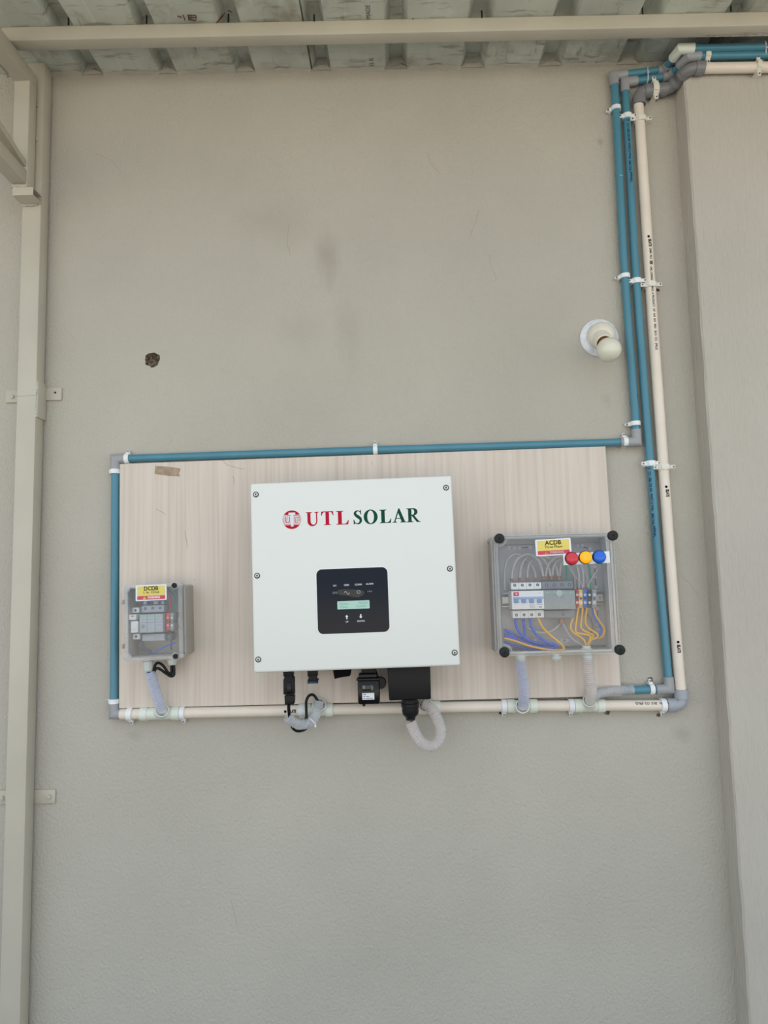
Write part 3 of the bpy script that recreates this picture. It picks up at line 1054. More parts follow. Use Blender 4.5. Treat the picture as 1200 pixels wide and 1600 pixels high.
# --- left-hand vertical run (outer blue), joins the run over the board
P1 = path([(959.8, 128), (962.2, 165), (974.3, 400), (984, 540), (992.0, 640), (994.6, 690)], HB)
c1t = at(959.0, 118, HB)                     # elbow at the top
c1b = at(994.8, 690.3, HB)
pipe('blue_pipe', [P1[0]] + P1[1:-1] + [shorten(c1b, P1[-2], 0.014)], RB, M_BLUE, 'blue vertical pipe nearest the light bulb, outermost of three')
H1r, H1m, H1l = at(960, 690.8, HB), at(590, 703.0, HB), at(205, 716.8, HB)
c2 = at(180.3, 717.2, HB)
elbow(c1b, P1[-2], H1m, RB, M_GREY, 'grey mitred elbow above the right end of the board', 0.030, 0.040)
pipe('blue_pipe', [shorten(c1b, H1m, 0.018), H1m, shorten(c2, H1m, 0.014)], RB, M_BLUE, 'long blue pipe running along the top edge of the board')
V1m, V1b = at(179.4, 900, HB), at(178.6, 1085, HB)
elbow(c2, H1m, V1m, RB, M_GREY, 'grey mitred elbow at the top left corner of the board', 0.030, 0.029)
c3 = at(178.2, 1115.5, HB)
pipe('blue_pipe', [shorten(c2, V1m, 0.012), V1m, shorten(c3, V1m, 0.014)], RB, M_BLUE, 'blue vertical pipe along the left edge of the board')
# --- beige run under the board
B1 = path([(178.2, 1116.3), (770, 1103.2), (1066, 1101.8)], HG)
def b1(px):
    y = 1116.3 + (px - 178.2) * (1103.2 - 1116.3) / (770 - 178.2) if px < 770 else 1103.2 + (px - 770) * (1101.8 - 1103.2) / 296
    return at(px, y, HG)
elbow(c3, V1m, b1(240), RB, M_GREY, 'grey elbow at the bottom left corner of the board', 0.029, 0.0185, wall=0.0026)
tees = [(250, 220, 281), (497, 474, 520.5), (671, 654.5, 687.5), (815, 792, 838.5), (920.5, 897, 944)]
beige_labels = ['short beige pipe stub left of the small clear box hose', 'beige pipe under the board between the small box tee and the inverter hose tee',
                'beige pipe under the board beneath the black dongle', 'beige pipe under the board right of the white looped hose',
                'beige pipe between the two tees under the large clear box', 'beige pipe leading to the bottom right corner elbow']
cuts = [188.5] + sum([[a, b_] for _, a, b_ in tees], []) + [1046]
for k in range(6):
    pipe('beige_pipe', [b1(cuts[2 * k] - (2 if k else 0)), b1(cuts[2 * k + 1] + 2)], RG, M_BEIGE, beige_labels[k])
tee_end = [at(253.5, 1109, .046), at(499, 1100, .045), at(664, 1101, .047), at(816.5, 1103.5, .050), at(921.5, 1094, .044)]
tee_dir = [e_ - b1(t_[0]) for e_, t_ in zip(tee_end, tees)]
tee_labels = ['pale green tee receiving the hose of the small clear box', 'pale green tee behind the short curled hose under the inverter',
              'pale green tee behind the large looped white hose', 'pale green tee receiving the blue-tinted hose under the large clear box',
              'pale green tee where two hoses meet, right of the board bottom']
tee_mouth = []
for (cx, a, b_), dv, lb in zip(tees, tee_dir, tee_labels):
    A, B, cc = b1(a), b1(b_), b1(cx)
    dv = dv.normalized()
    bm = bm_()
    tube(bm, [A, B], RG + 0.0016, 28)
    o = tag(finish('pipe_tee', bm, M_PALE), lb, 'tee')
    for q0, q1 in ((A, shorten(A, B, 0.017)), (B, shorten(B, A, 0.017))):
        bm = bm_()
        tube(bm, [q0 - o.location, q1 - o.location], RG + 0.0034, 28)
        finish('socket', bm, M_PALE, o)
    bm = bm_()
    L_ = 0.030
    Ro, Ri = RG + 0.0034, RG + 0.0012
    s_, t_ = basis(dv)
    c0 = cc - o.location
    rings = [ring(bm, c0 + dv * 0.004, s_, t_, Ro, 28), ring(bm, c0 + dv * L_, s_, t_, Ro, 28), ring(bm, c0 + dv * L_, s_, t_, Ri, 28), ring(bm, c0 + dv * 0.012, s_, t_, Ri, 28)]
    skin_rings(bm, rings, cap=False)
    bm.faces.new(rings[-1])
    finish('branch', bm, M_PALE, o)
    tee_mouth.append((cc, dv, L_))
# --- second blue vertical
P2 = path([(976.8, 140), (978.2, 165), (991.4, 400), (1001.5, 540), (1009.2, 640), (1026.7, 860), (1042.3, 1040), (1046, 1076.5)], HB)
c4 = P2[-1]
pipe('blue_pipe', P2[:-1] + [shorten(c4, P2[-2], 0.013)], RB, M_BLUE, 'blue vertical pipe in the middle of the three, full height')
H2e = at(985, 1078.5, HB)
elbow(c4, P2[-2], H2e, RB, M_GREY, 'small grey elbow inside the bottom right pipe corner', 0.028, 0.032)
pipe('blue_pipe', [shorten(c4, H2e, 0.015), at(975, 1079, HB)], RB, M_BLUE, 'short blue pipe sleeved by the grey hose at bottom right')
# --- beige vertical
P3 = path([(997, 160), (999, 180), (1013.1, 400), (1022.5, 540), (1030, 640), (1045.8, 860), (1060, 1040), (1065.8, 1101.8)], HG)
c5 = P3[-1]
pipe('beige_pipe', P3[:-1] + [shorten(c5, P3[-2], 0.02)], RG, M_BEIGE, 'beige vertical pipe nearest the pilaster with black lettering')
elbow(c5, P3[-2], b1(1000), RG, mat('blue_grey_pvc', (160, 164, 172), 0.36), 'large grey swept elbow at the bottom right pipe corner', 0.036, 0.036, rounded=True)

# --- top: three runs step from the wall out onto the pilaster
HP = PIL_H
def run_top(c0, c1, h1, c2_, h2, endpx, r, mE, mP, names, long_sock):
    """c0 top of vertical, c1 corner on wall near pilaster, c2 corner on pilaster, end to the right"""
    a = at(c0[0], c0[1], h1); b_ = at(c1[0], c1[1], h1); d = at(c2_[0], c2_[1], h2); e = at(endpx[0], endpx[1], h2)
    return a, b_, d, e
# run a (upper blue)
a0_, a1_, a2_, a3_ = run_top((959.0, 118.5), (1038, 108.8), HB, (1063, 76.5), PIL_H + 0.030, (1230, 72.5), RB, None, None, None, None)
elbow(a0_, P1[1], a1_, RB, M_GREY, 'grey elbow topping the outermost blue pipe', 0.027, 0.033)
pipe('blue_pipe', [shorten(a0_, a1_, 0.02), shorten(a1_, a0_, 0.008)], RB, M_BLUE, 'short upper blue pipe below the roof, left of the pilaster')
elbow(a1_, a0_, a2_, RB, M_GREY, 'grey elbow turning the upper blue pipe out from the wall', 0.018, 0.019)
pipe('blue_pipe', [shorten(a1_, a2_, 0.018), shorten(a2_, a1_, 0.018)], RB, M_BLUE, 'tiny blue pipe link ending in the pale elbow')
elbow(a2_, a1_, a3_, RB, M_PALE, 'pale cream elbow at the top of the pilaster', 0.033, 0.032, wall=0.003)
pipe('blue_pipe', [shorten(a2_, a3_, 0.02), a3_], RB, M_BLUE, 'upper blue pipe running right across the pilaster')
# run b (lower blue)
b0_, b1_, b2_, b3_ = run_top((976.2, 129.0), (1046, 119.5), HB, (1076, 88.5), PIL_H + 0.020, (1230, 85.5), RB, None, None, None, None)
elbow(b0_, P2[1], b1_, RB, M_GREY, 'grey elbow topping the middle blue pipe', 0.027, 0.031)
pipe('blue_pipe', [shorten(b0_, b1_, 0.02), shorten(b1_, b0_, 0.008)], RB, M_BLUE, 'short lower blue pipe below the roof, left of the pilaster')
elbow(b1_, b0_, b2_, RB, M_GREY, 'grey elbow turning the lower blue pipe out from the wall', 0.018, 0.019)
pipe('blue_pipe', [shorten(b1_, b2_, 0.018), shorten(b2_, b1_, 0.018)], RB, M_BLUE, 'tiny blue pipe link below the grey pilaster elbow')
elbow(b2_, b1_, b3_, RB, M_GREY, 'light grey elbow turning the lower blue pipe along the pilaster', 0.031, 0.028, wall=0.003)
pipe('blue_pipe', [shorten(b2_, b3_, 0.02), b3_], RB, M_BLUE, 'lower blue pipe running right across the pilaster')
# run c (beige, dark grey fittings)
g0_, g1_, g2_, g3_ = run_top((998.5, 143.5), (1047, 139.0), HG + 0.003, (1076, 107.0), PIL_H + 0.017, (1230, 104.8), RG, None, None, None, None)
elbow(g0_, P3[1], g1_, RG, M_DGREY, 'dark grey elbow topping the beige vertical pipe', 0.034, 0.028, rounded=True, wall=0.0024)
pipe('pipe_coupling', [shorten(g0_, g1_, 0.026), shorten(g1_, g0_, 0.012)], RG + 0.0035, M_DGREY, 'dark grey pipe coupling under the ivory clip', 'coupling')
elbow(g1_, g0_, g2_, RG, M_DGREY, 'dark grey elbow against the pilaster side', 0.024, 0.040, rounded=True, wall=0.0024)
pipe('pipe_coupling', [shorten(g1_, g2_, 0.030), shorten(g2_, g1_, 0.028)], RG + 0.0032, M_DGREY, 'dark grey slanting coupling crossing the pilaster edge', 'coupling')
elbow(g2_, g1_, g3_, RG, M_DGREY, 'dark grey elbow leading the beige pipe along the pilaster', 0.034, 0.036, rounded=True, wall=0.0024)
pipe('beige_pipe', [shorten(g2_, g3_, 0.022), g3_], RG, M_BEIGE, 'thick beige pipe running right across the top of the pilaster')

# --- clips
UPZ = Vector((0, 0, 1)); XR = Vector((1, 0, 0))
hx = (c2 - H1m).normalized()
def on(px, py, h): return at(px, py, h)
clip(on(199, 716.6, HB), hx, RB, HB, 'white clip at the left end of the pipe over the board', side=UPZ)
clip(on(586.5, 703.1, HB), hx, RB, HB, 'white clip midway along the pipe over the board', side=UPZ)
clip(on(976.5, 690.4, HB), hx, RB, HB, 'white clip at the right end of the pipe over the board', side=UPZ)
clip(on(179.8, 736.8, HB), UPZ, RB, HB, 'white clip at the top of the left board pipe', side=-XR)
clip(on(178.5, 1095.5, HB), UPZ, RB, HB, 'white clip at the bottom of the left board pipe', side=-XR)
def adir(P, i): return (P[i] - P[i + 1]).normalized()
clip(on(962.4, 170, HB), adir(P1, 1), RB, HB, 'white clip near the top of the outermost blue pipe', side=-XR)
clip(on(976.4, 432, HB), adir(P1, 2), RB, HB, 'white clip on the outermost blue pipe above the light bulb', side=-XR)
clip(on(992.6, 662, HB), adir(P1, 3), RB, HB, 'white clip just above the elbow at the board corner', side=-XR)
for k, (x, y, i) in enumerate(((979.6, 183, 1), (994.2, 440, 2), (1016.2, 724.5, 4))):
    clip(on(x, y, HB), adir(P2, i), RB, HB, ['two-screw white clip near the top of the middle blue pipe', 'two-screw white clip on the middle blue pipe level with the bulb', 'two-screw white clip on the middle blue pipe beside the board'][k], side=XR, bar=True, wide=0.013)
for k, (x, y, i) in enumerate(((1000.3, 188, 1), (1016.2, 446.5, 2), (1036.4, 730.5, 4))):
    clip(on(x, y, HG), adir(P3, i), RG, HG, ['two-screw ivory clip near the top of the beige vertical pipe', 'two-screw ivory clip on the beige vertical pipe above its lettering', 'two-screw ivory clip on the beige vertical pipe beside the board'][k], side=XR, bar=True, wide=0.013, m=M_CLIP2)
clip(on(1018, 1076.8, HB), XR, RB, HB, 'white clip on the short blue pipe at bottom right', side=UPZ)
for px, lb in ((203.5, 'white clip on the beige stub at bottom left'), (285.5, 'white clip right of the small box tee'), (787.5, 'white clip left of the blue-tinted hose tee'), (892.5, 'white clip left of the two-hose tee'), (1036, 'white clip by the bottom right swept elbow'), (471, 'loose white clip beside the curled hose')):
    clip(b1(px), XR, RG, HG, lb, side=-UPZ, wide=0.012)
# straps on the top runs
clip(at(1022, 140.5, HG + 0.003), (g1_ - g0_), RG + 0.0035, HG + 0.003, 'ivory two-screw clip over the dark grey coupling', side=UPZ, bar=True, m=M_CLIP2, wide=0.014)
clip(at(1104.5, 86.7 + 1.2, PIL_H + 0.020), (b3_ - b2_), RB, 0.020, 'ivory clip on the lower blue pipe across the pilaster', side=UPZ, bar=True, m=M_CLIP2, wide=0.012)
clip(at(1183.5, 105.4, PIL_H + 0.017), (g3_ - g2_), RG, 0.017, 'ivory clip on the thick beige pipe across the pilaster', side=UPZ, bar=True, m=M_CLIP2, wide=0.012)
# thin cable ties holding the blue pairs together
def tie(pa, pb, r, label):
    ax = None
    u = (pb - pa).normalized()
    bm = bm_()
    pts = []
    nrm = N
    for k in range(17):
        t = PI * k / 16
        pts.append(pa - u * (r * math.sin(t)) + nrm * (r * math.cos(t)))
    for k in range(17):
        t = PI * k / 16
        pts.append(pb + u * (r * math.sin(t)) - nrm * (r * math.cos(t)))
    rings = []
    d = u.cross(N).normalized()
    for p in pts:
        c_ = (pa + pb) / 2
        out = (p - c_).normalized() * 0.0008
        rings.append([bm.verts.new(p + d * a - out * 0 + out * b_) for a, b_ in ((-.0016, 0), (.0016, 0), (.0016, 1), (-.0016, 1))])
    skin_rings(bm, rings, closed=True)
    c = (pa + pb) / 2 + N * (r + 0.002)
    bx(bm, c, (0.005, 0.004, 0.006), 0.001)
    tag(finish('cable_tie', bm, mat('grey_tie', (186, 196, 200), 0.4)), label, 'cable tie', 'cable ties')
fa = (1010 - 959.0) / (1038 - 959.0); fb = (1010.5 - 976.2) / (1046 - 976.2)
tie(a0_.lerp(a1_, fa), b0_.lerp(b1_, fb), RB + 0.0008, 'grey cable tie on the two short blue pipes left of the pilaster')
tie(at(1193.5, 73.4, PIL_H + 0.030), at(1193.5, 86.2, PIL_H + 0.020), RB + 0.0008, 'grey cable tie on the two blue pipes at the right edge')

# --- printing on pipes (wraps round the surface)
def pipe_text(o_parent, s, p0, p1, r, ang, size, m, off=0.0, wscale=1.0, flip=False, name='lettering', bold=0.0):
    ax = (p1 - p0).normalized()
    s_ = ax.cross(N).normalized()
    n_ = s_.cross(ax).normalized()
    if n_.dot(N) < 0: n_ = -n_
    up = n_.cross(ax).normalized()            # 'up' of the letters when read along ax, seen from outside
    bm = bm_()
    def fn(u, v):
        a = ang + v / r
        return p0 + ax * (off + u) + n_ * ((r + 0.0002) * math.cos(a)) + up * ((r + 0.0002) * math.sin(a)) - o_parent.location
    put_text(bm, s, size, fn, align='LEFT', wscale=wscale, bold=bold, cuts=3)
    return finish(name, bm, m, o_parent, smooth=False)
pipes = {o['label']: o for o in bpy.data.objects if 'label' in o.keys()}
ob = pipes['blue vertical pipe in the middle of the three, full height']
def along(P, y0px, y1px, xfun, h):
    return at(xfun(y0px), y0px, h), at(xfun(y1px), y1px, h)
def interp(tbl):
    def f(y):
        for (x0, y0), (x1, y1) in zip(tbl, tbl[1:]):
            if y0 <= y <= y1: return x0 + (x1 - x0) * (y - y0) / (y1 - y0)
        return tbl[-1][0]
    return f
x2 = interp([(976.8, 140), (978.2, 165), (991.4, 400), (1001.5, 540), (1009.2, 640), (1026.7, 860), (1042.3, 1040), (1046, 1080)])
x3 = interp([(997, 160), (999, 180), (1013.1, 400), (1022.5, 540), (1030, 640), (1045.8, 860), (1060, 1040), (1065.8, 1102)])
x1f = interp([(959.8, 128), (962.2, 165), (974.3, 400), (984, 540), (992.0, 640), (994.6, 690)])
def fit_text(o, s, pa, pb, r, ang, size, m, bold=0.0):
    vs, _ = text_tris(s, size, 'LEFT')
    wd = max(v.x for v in vs)
    pipe_text(o, s, pa, pb, r, ang, size, m, wscale=(pb - pa).length / wd, bold=bold)
BT = '"Ultrapipe" PVC PIPE  19mm X 2.0mm  AN ISO 9001 CO.  JC'
fit_text(ob, BT, at(x2(288), 288, HB), at(x2(189), 189, HB), RB, 0.05, 0.0086, M_NAVYINK, 0.00025)
fit_text(ob, BT, at(x2(840), 840, HB), at(x2(730), 730, HB), RB, 0.62, 0.0086, M_NAVYINK, 0.00025)
oo = pipes['blue vertical pipe nearest the light bulb, outermost of three']
fit_text(oo, 'ISO 9001 CO.  JC', at(x1f(672), 672, HB), at(x1f(615), 615, HB), RB, -1.15, 0.0086, M_NAVYINK, 0.00025)
og = pipes['beige vertical pipe nearest the pilaster with black lettering']
fit_text(og, 'ISLATE', at(x3(377), 377, HG), at(x3(388.5), 388.5, HG), RG, 0.1, 0.0098, M_INK, 0.0006)
fit_text(og, '25MM  FRLS', at(x3(391), 391, HG), at(x3(408), 408, HG), RG, 0.1, 0.0072, M_INK, 0.0002)
fit_text(og, 'CM/L-2900065', at(x3(419), 419, HG), at(x3(441), 441, HG), RG, 0.0, 0.0072, M_INK, 0.0002)
fit_text(og, 'MAIL A PRODUCT  OF  AN  ISO  9001  2015  CO.  (FRLS)', at(x3(450), 450, HG), at(x3(549), 549, HG), RG, 0.0, 0.0074, M_INK, 0.0002)
fit_text(og, 'ISLATE', at(x3(765.5), 765.5, HG), at(x3(777), 777, HG), RG, 0.05, 0.0098, M_INK, 0.0006)
fit_text(og, 'ISLATE', at(x3(1006.5), 1006.5, HG), at(x3(1019), 1019, HG), RG, -0.05, 0.0098, M_INK, 0.0006)
def dot_on(o, p, r):
    bm = bm_()
    cyl(bm, p + N * (r - 0.0004) - o.location, p + N * (r + 0.0002) - o.location, 0.0032, 12)
    finish('printed_dot', bm, M_INK, o)
for y in (373, 761.5, 1002.5):
    dot_on(og, at(x3(y), y, HG) - XR * 0.001, RG)
bm = bm_()                                     # square certification stamp
p = at(x3(413.5), 413.5, HG) + N * RG
for i_ in range(3):
    bx(bm, p + Vector((0.0012, -0.0001, (i_ - 1) * 0.0032)) - og.location, (0.0072, 0.0006, 0.0022))
finish('printed_stamp', bm, M_INK, og, smooth=False)
orr = pipes['beige pipe leading to the bottom right corner elbow']
fit_text(orr, 'ISO 9001  2015  CO. (FRLS)', b1(1045), b1(991), RG, -0.55, 0.0072, M_INK, 0.0002)
o2 = pipes['beige pipe under the board between the small box tee and the inverter hose tee']
fit_text(o2, 'ISLATE', b1(452), b1(463.5), RG, 0.0, 0.0098, M_INK, 0.0006)
dot_on(o2, b1(447), RG)
bm = bm_()                                     # pale scratch on the outer blue pipe
pc_ = at(x1f(277), 277, HB)
tube(bm, [pc_ + N * (RB + .0001) * math.cos(a) + XR * (RB + .0001) * math.sin(a) - oo.location for a in (-0.2, 0.1, 0.4, 0.7, 1.0)], 0.0005, 5)
finish('scratch', bm, M_LWHITE, oo)

# ================================================================ LIGHT BULB
lc = at(936, 528.5, 0.003)
lamp = thing('bulb_holder', 'ivory angled bulb holder on a white round plate on the wall', 'lamp holder', Matrix.Translation(at(936, 528.5, 0)))
l0 = lamp.matrix_world.translation.copy()
RP = 30.6 / ppm()
bm = bm_()
lathe(bm, [(RP, 0.0), (RP, 0.004), (RP - 0.002, 0.006), (RP * 0.72, 0.0085), (RP * 0.70, 0.006)], (0, 0, 0), N, 48)
finish('back_plate', bm, mat('white_plate_scuffed', (233, 236, 241), 0.4, var=0.12, vscale=60), lamp)
M_IV = mat('ivory_bakelite', (229, 222, 207), 0.3)
bc = at(951.5, 546.5, 0.088)                   # bulb centre
hc = at(938.5, 527.5, 0.020)                   # holder body centre
axl = (bc - hc).normalized()
bm = bm_()
rr = 0.0335
prof = [(rr, 0.004), (rr, 0.012)] + [(rr * math.cos(t), 0.012 + rr * 0.86 * math.sin(t)) for t in [PI / 2 * k / 10 for k in range(1, 10)]] + [(0.002, 0.012 + rr * .86)]
lathe(bm, prof, at(938, 527, 0) - l0, N, 40)
holder = finish('holder_body', bm, M_IV, lamp)
s0 = hc + axl * 0.008
bm = bm_()
rings = []
ss, st = basis(axl)
L0 = 0.030
for r_, z_ in ((0.0225, 0.0), (0.0205, L0), (0.0185, L0 + 0.001), (0.0165, L0), (0.0165, 0.006)):
    rings.append(ring(bm, s0 + axl * z_ - l0, ss, st, r_, 36))
skin_rings(bm, rings, cap=False)
finish('socket_collar', bm, M_IV, lamp)
bm = bm_()
cyl(bm, s0 + axl * 0.005 - l0, s0 + axl * 0.008 - l0, 0.0166, 24)
finish('socket_floor', bm, mat('dark_socket', (40, 24, 16), 0.6), lamp)
bm = bm_()
p = at(938, 527, 0) - l0
tube(bm, [p + Vector((-0.014, -0.012 - 0.0262 * math.cos(t) * 1.0, 0.0335 * 0.92 * math.sin(t))) for t in [(-0.5 + k / 14) * 2.0 for k in range(15)]], 0.0008, 6)
finish('seam', bm, M_IV, lamp)
for dx in (-0.005, 0.0, 0.005):
    bm = bm_()
    q = at(941, 508.5, 0.022) - l0 + Vector((dx, 0, 0))
    bx(bm, q, (0.0016, 0.006, 0.004))
    finish('vent_slot', bm, M_INK, lamp, smooth=False)
bulb = thing('light_bulb', 'frosted round light bulb in the ivory wall holder', 'light bulb', Matrix.Translation(bc))
RBU = 19.4 * (D - 0.088) / F
bm = bm_()
prof = [(0.0128, -0.046), (0.0130, -0.038)]
for k in range(0, 19):
    t = math.radians(-62 + (152) * k / 18)
    prof.append((max(RBU * math.cos(t), 0.0004), RBU * math.sin(t)))
lathe(bm, prof, (0, 0, 0), axl, 40)
finish('glass_globe', bm, mat('frosted_bulb_glass', (221, 219, 200), 0.16, coat=0.3), bulb)
bm = bm_()
lathe(bm, [(0.0135, -0.060), (0.0142, -0.055), (0.0142, -0.040), (0.013, -0.037)], (0, 0, 0), axl, 28)
finish('metal_cap', bm, mat('bulb_brass', (168, 118, 72), 0.4, metal=0.7), bulb)

# ================================================================ INVERTER
IH = 0.180
inv = Rect((391, 755), (705, 743), (720, 1040), (396, 1052), IH)
I = thing('solar_inverter', 'white solar inverter with dark display panel on the laminate board', 'inverter', inv.M)
bm = bm_()
bx(bm, (0, 0.022, 0), (inv.w, 0.044, inv.h), 0.005, 3)
cover = finish('front_cover', bm, M_WHITE, I)
bm = bm_()
bx(bm, (0, 0.044 + 0.055, 0.005), (inv.w - 0.030, 0.110, inv.h - 0.05), 0.004, 2)
finish('heat_sink_body', bm, mat('aluminium_grey', (150, 152, 153), 0.45, metal=0.3), I)
# cover screws
scr = [(399.8, 772.6), (697, 762), (401.8, 899.5), (703, 888.6), (403.6, 1030.5), (710.3, 1019.6)]
for k, (x, y) in enumerate(scr):
    p = inv.L(x, y)
    bm = bm_()
    lathe(bm, [(0.0063, 0), (0.0063, 0.0006), (0.0052, 0.0012), (0.0048, 0.0002)], p, N, 24)
    o = finish('cover_screw', bm, M_SCREWD, I)
    bm = bm_()
    lathe(bm, [(0.0045, 0), (0.0045, 0.0012), (0.0036, 0.0017)], p, N, 20)
    finish('screw_head', bm, mat('zinc_screw', (196, 198, 196), 0.35, metal=0.5), o)
    bm = bm_()
    cyl(bm, p, p + N * 0.00185, 0.0020, 6)
    finish('hex_socket', bm, M_SCREWD, o)

# lettering -------------------------------------------------------------
def arc(cx, cy, rx, ry, a0, a1, n=12):
    return [(cx + rx * math.cos(math.radians(a0 + (a1 - a0) * k / n)), cy + ry * math.sin(math.radians(a0 + (a1 - a0) * k / n))) for k in range(n + 1)]
G = {}
G['U'] = (0.94, [[[(0, 1), (.46, 1), (.46, .965), (.35, .93), (.35, .33)] + arc(.545, .33, .195, .25, 180, 360) + [(.74, .93), (.62, .965), (.62, 1), (.94, 1), (.94, .965), (.83, .93), (.83, .33)] + arc(.475, .33, .355, .36, 0, -180) + [(.12, .93), (0, .965)]]])
G['T'] = (0.84, [[[(.02, 1), (.82, 1), (.84, .70), (.80, .70), (.74, .86), (.66, .945), (.54, .95), (.54, .08), (.66, .035), (.66, 0), (.18, 0), (.18, .035), (.30, .08), (.30, .95), (.18, .945), (.10, .86), (.04, .70), (0, .70)]]])
G['L'] = (0.80, [[[(0, 1), (.48, 1), (.48, .965), (.36, .92), (.36, .06), (.54, .06), (.66, .12), (.76, .32), (.80, .32), (.76, 0), (0, 0), (0, .035), (.12, .08), (.12, .92), (0, .965)]]])
G['A'] = (0.98, [[[(.44, 1.02), (.52, 1.02), (.88, .08), (.98, .035), (.98, 0), (.54, 0), (.54, .035), (.64, .07), (.57, .27), (.27, .27), (.21, .09), (.32, .035), (.32, 0), (0, 0), (0, .035), (.12, .09)], [(.29, .33), (.55, .33), (.42, .70)]]])
G['O'] = (0.98, [[circ(.49, .5, .49, 40, .52), circ(.49, .5, .235, 36, .455)]])
G['R'] = (1.0, [[[(0, 1), (.50, 1)] + arc(.50, .74, .30, .26, 90, -70, 14) + [(.56, .47), (.88, .06), (1.0, .035), (1.0, 0), (.72, 0), (.36, .47), (.36, .08), (.48, .035), (.48, 0), (0, 0), (0, .035), (.12, .08), (.12, .92), (0, .965)], [(.36, .935), (.44, .935)] + arc(.44, .735, .12, .20, 80, -80, 10) + [(.36, .535)]]])
def s_glyph():
    c = catmull([Vector((x, y, 0)) for x, y in ((.62, .70), (.55, .88), (.38, .955), (.22, .88), (.165, .76), (.25, .63), (.42, .51), (.57, .38), (.59, .22), (.49, .08), (.33, .04), (.15, .12), (.06, .32))], 5)
    wd = [.02, .05, .07, .14, .19, .21, .23, .21, .19, .13, .07, .05, .02]
    n = len(c); L_, R_ = [], []
    for i, p in enumerate(c):
        t = (c[min(i + 1, n - 1)] - c[max(i - 1, 0)]).normalized()
        nn = Vector((-t.y, t.x, 0))
        f = i / (n - 1) * (len(wd) - 1)
        k = min(int(f), len(wd) - 2)
        w_ = wd[k] + (wd[k + 1] - wd[k]) * (f - k)
        L_.append(((p + nn * w_ / 2).x, (p + nn * w_ / 2).y)); R_.append(((p - nn * w_ / 2).x, (p - nn * w_ / 2).y))
    return [[L_ + R_[::-1]], [[(.60, .68), (.645, .68), (.625, 1.02), (.59, 1.02), (.56, .95), (.52, .93)]], [[(.08, .34), (.035, .34), (.05, -.02), (.085, -.02), (.12, .05), (.17, .07)]]]
G['S'] = (0.70, s_glyph())
# (letter, left px, right px, top px, bottom px)
LET = [('U', 478, 498.5, 800.4, 821.4, 'r'), ('T', 502, 521.5, 799.4, 820.2, 'r'), ('L', 525.5, 545.2, 798.6, 819.4, 'r'),
       ('S', 551.8, 566, 797.4, 818.8, 'g'), ('O', 568.6, 590.4, 797, 818.4, 'g'), ('L', 593.4, 611.6, 796.6, 817.0, 'g'), ('A', 613.4, 635, 795.2, 816.2, 'g'), ('R', 635.6, 657.4, 794.4, 815.6, 'g')]
for ch, x0, x1, y0, y1, c in LET:
    wd, parts_ = G[ch]
    p0 = inv.L(x0, y1 + (0.6)); p1 = inv.L(x1, y1 - 0.4); pt = inv.L(x0, y0)
    W = (p1.x - p0.x); Hh = pt.z - p0.z
    bm = bm_()
    for cont in parts_:
        fill(bm, cont, lambda u, v: Vector((p0.x + u / wd * W, -0.0002, p0.z + v * Hh)))
    o = finish('logo_letter', bm, M_RED if c == 'r' else M_GREEN, I, smooth=False)
    o['label'] = ('crimson' if c == 'r' else 'dark green') + ' serif letter ' + ch
# round emblem
ec = inv.L(456, 812); ER = inv.L(470.6, 812).x - ec.x
EP = lambda u, v, d=0.0002: Vector((ec.x + u * ER, -d, ec.z + v * ER))
em = None
bm = bm_()
a1 = math.degrees(math.asin(.52))
fill(bm, [arc(0, 0, 1, 1, a1, 180 - a1, 20)], lambda u, v: EP(u, v))
em = finish('round_emblem', bm, M_RED, I, smooth=False)
em['label'] = 'crimson striped round emblem with white letters'
bm = bm_()
fill(bm, [arc(0, 0, 1, 1, 180 + a1 + 3, 360 - a1 - 3, 20)], lambda u, v: EP(u, v))
finish('emblem_base', bm, M_RED, em, smooth=False)
for k in range(9):
    v = 0.44 - k * 0.115
    hw = math.sqrt(1 - v * v)
    bm = bm_()
    fill(bm, [[(-hw, v - .022), (hw, v - .022), (hw, v + .022), (-hw, v + .022)]], lambda u, v_: EP(u, v_))
    finish('emblem_stripe', bm, M_RED, em, smooth=False)
UP_ = [(-.78, .40), (-.48, .40), (-.48, -.10), (-.44, -.14), (-.40, -.10), (-.40, .40), (-.12, .40), (-.12, -.30), (-.22, -.42), (-.68, -.42), (-.78, -.30)]
TP_ = [(-.34, .76), (.38, .76), (.38, .50), (.17, .50), (.17, -.74), (-.10, -.74), (-.10, .50), (-.34, .50)]
LP_ = [(.20, .40), (.48, .40), (.48, -.16), (.80, -.16), (.80, -.42), (.20, -.42)]
UI_ = [(-.70, .34), (-.58, .34), (-.58, -.14), (-.50, -.24), (-.38, -.24), (-.30, -.14), (-.30, .34), (-.20, .34), (-.20, -.24), (-.30, -.34), (-.60, -.34), (-.70, -.24)]
LI_ = [(.28, .34), (.40, .34), (.40, -.24), (.72, -.24), (.72, -.34), (.28, -.34)]
for pl_ in (UP_, TP_, LP_):
    bm = bm_(); fill(bm, [pl_], lambda u, v: EP(u, v, 0.0005))
    finish('emblem_letter', bm, M_LWHITE, em, smooth=False)
for pl_ in (UI_, LI_):
    bm = bm_(); fill(bm, [pl_], lambda u, v: EP(u, v, 0.0008))
    o = finish('emblem_outline', bm, mat('faded_red_print', (206, 96, 116), .5), em, smooth=False)
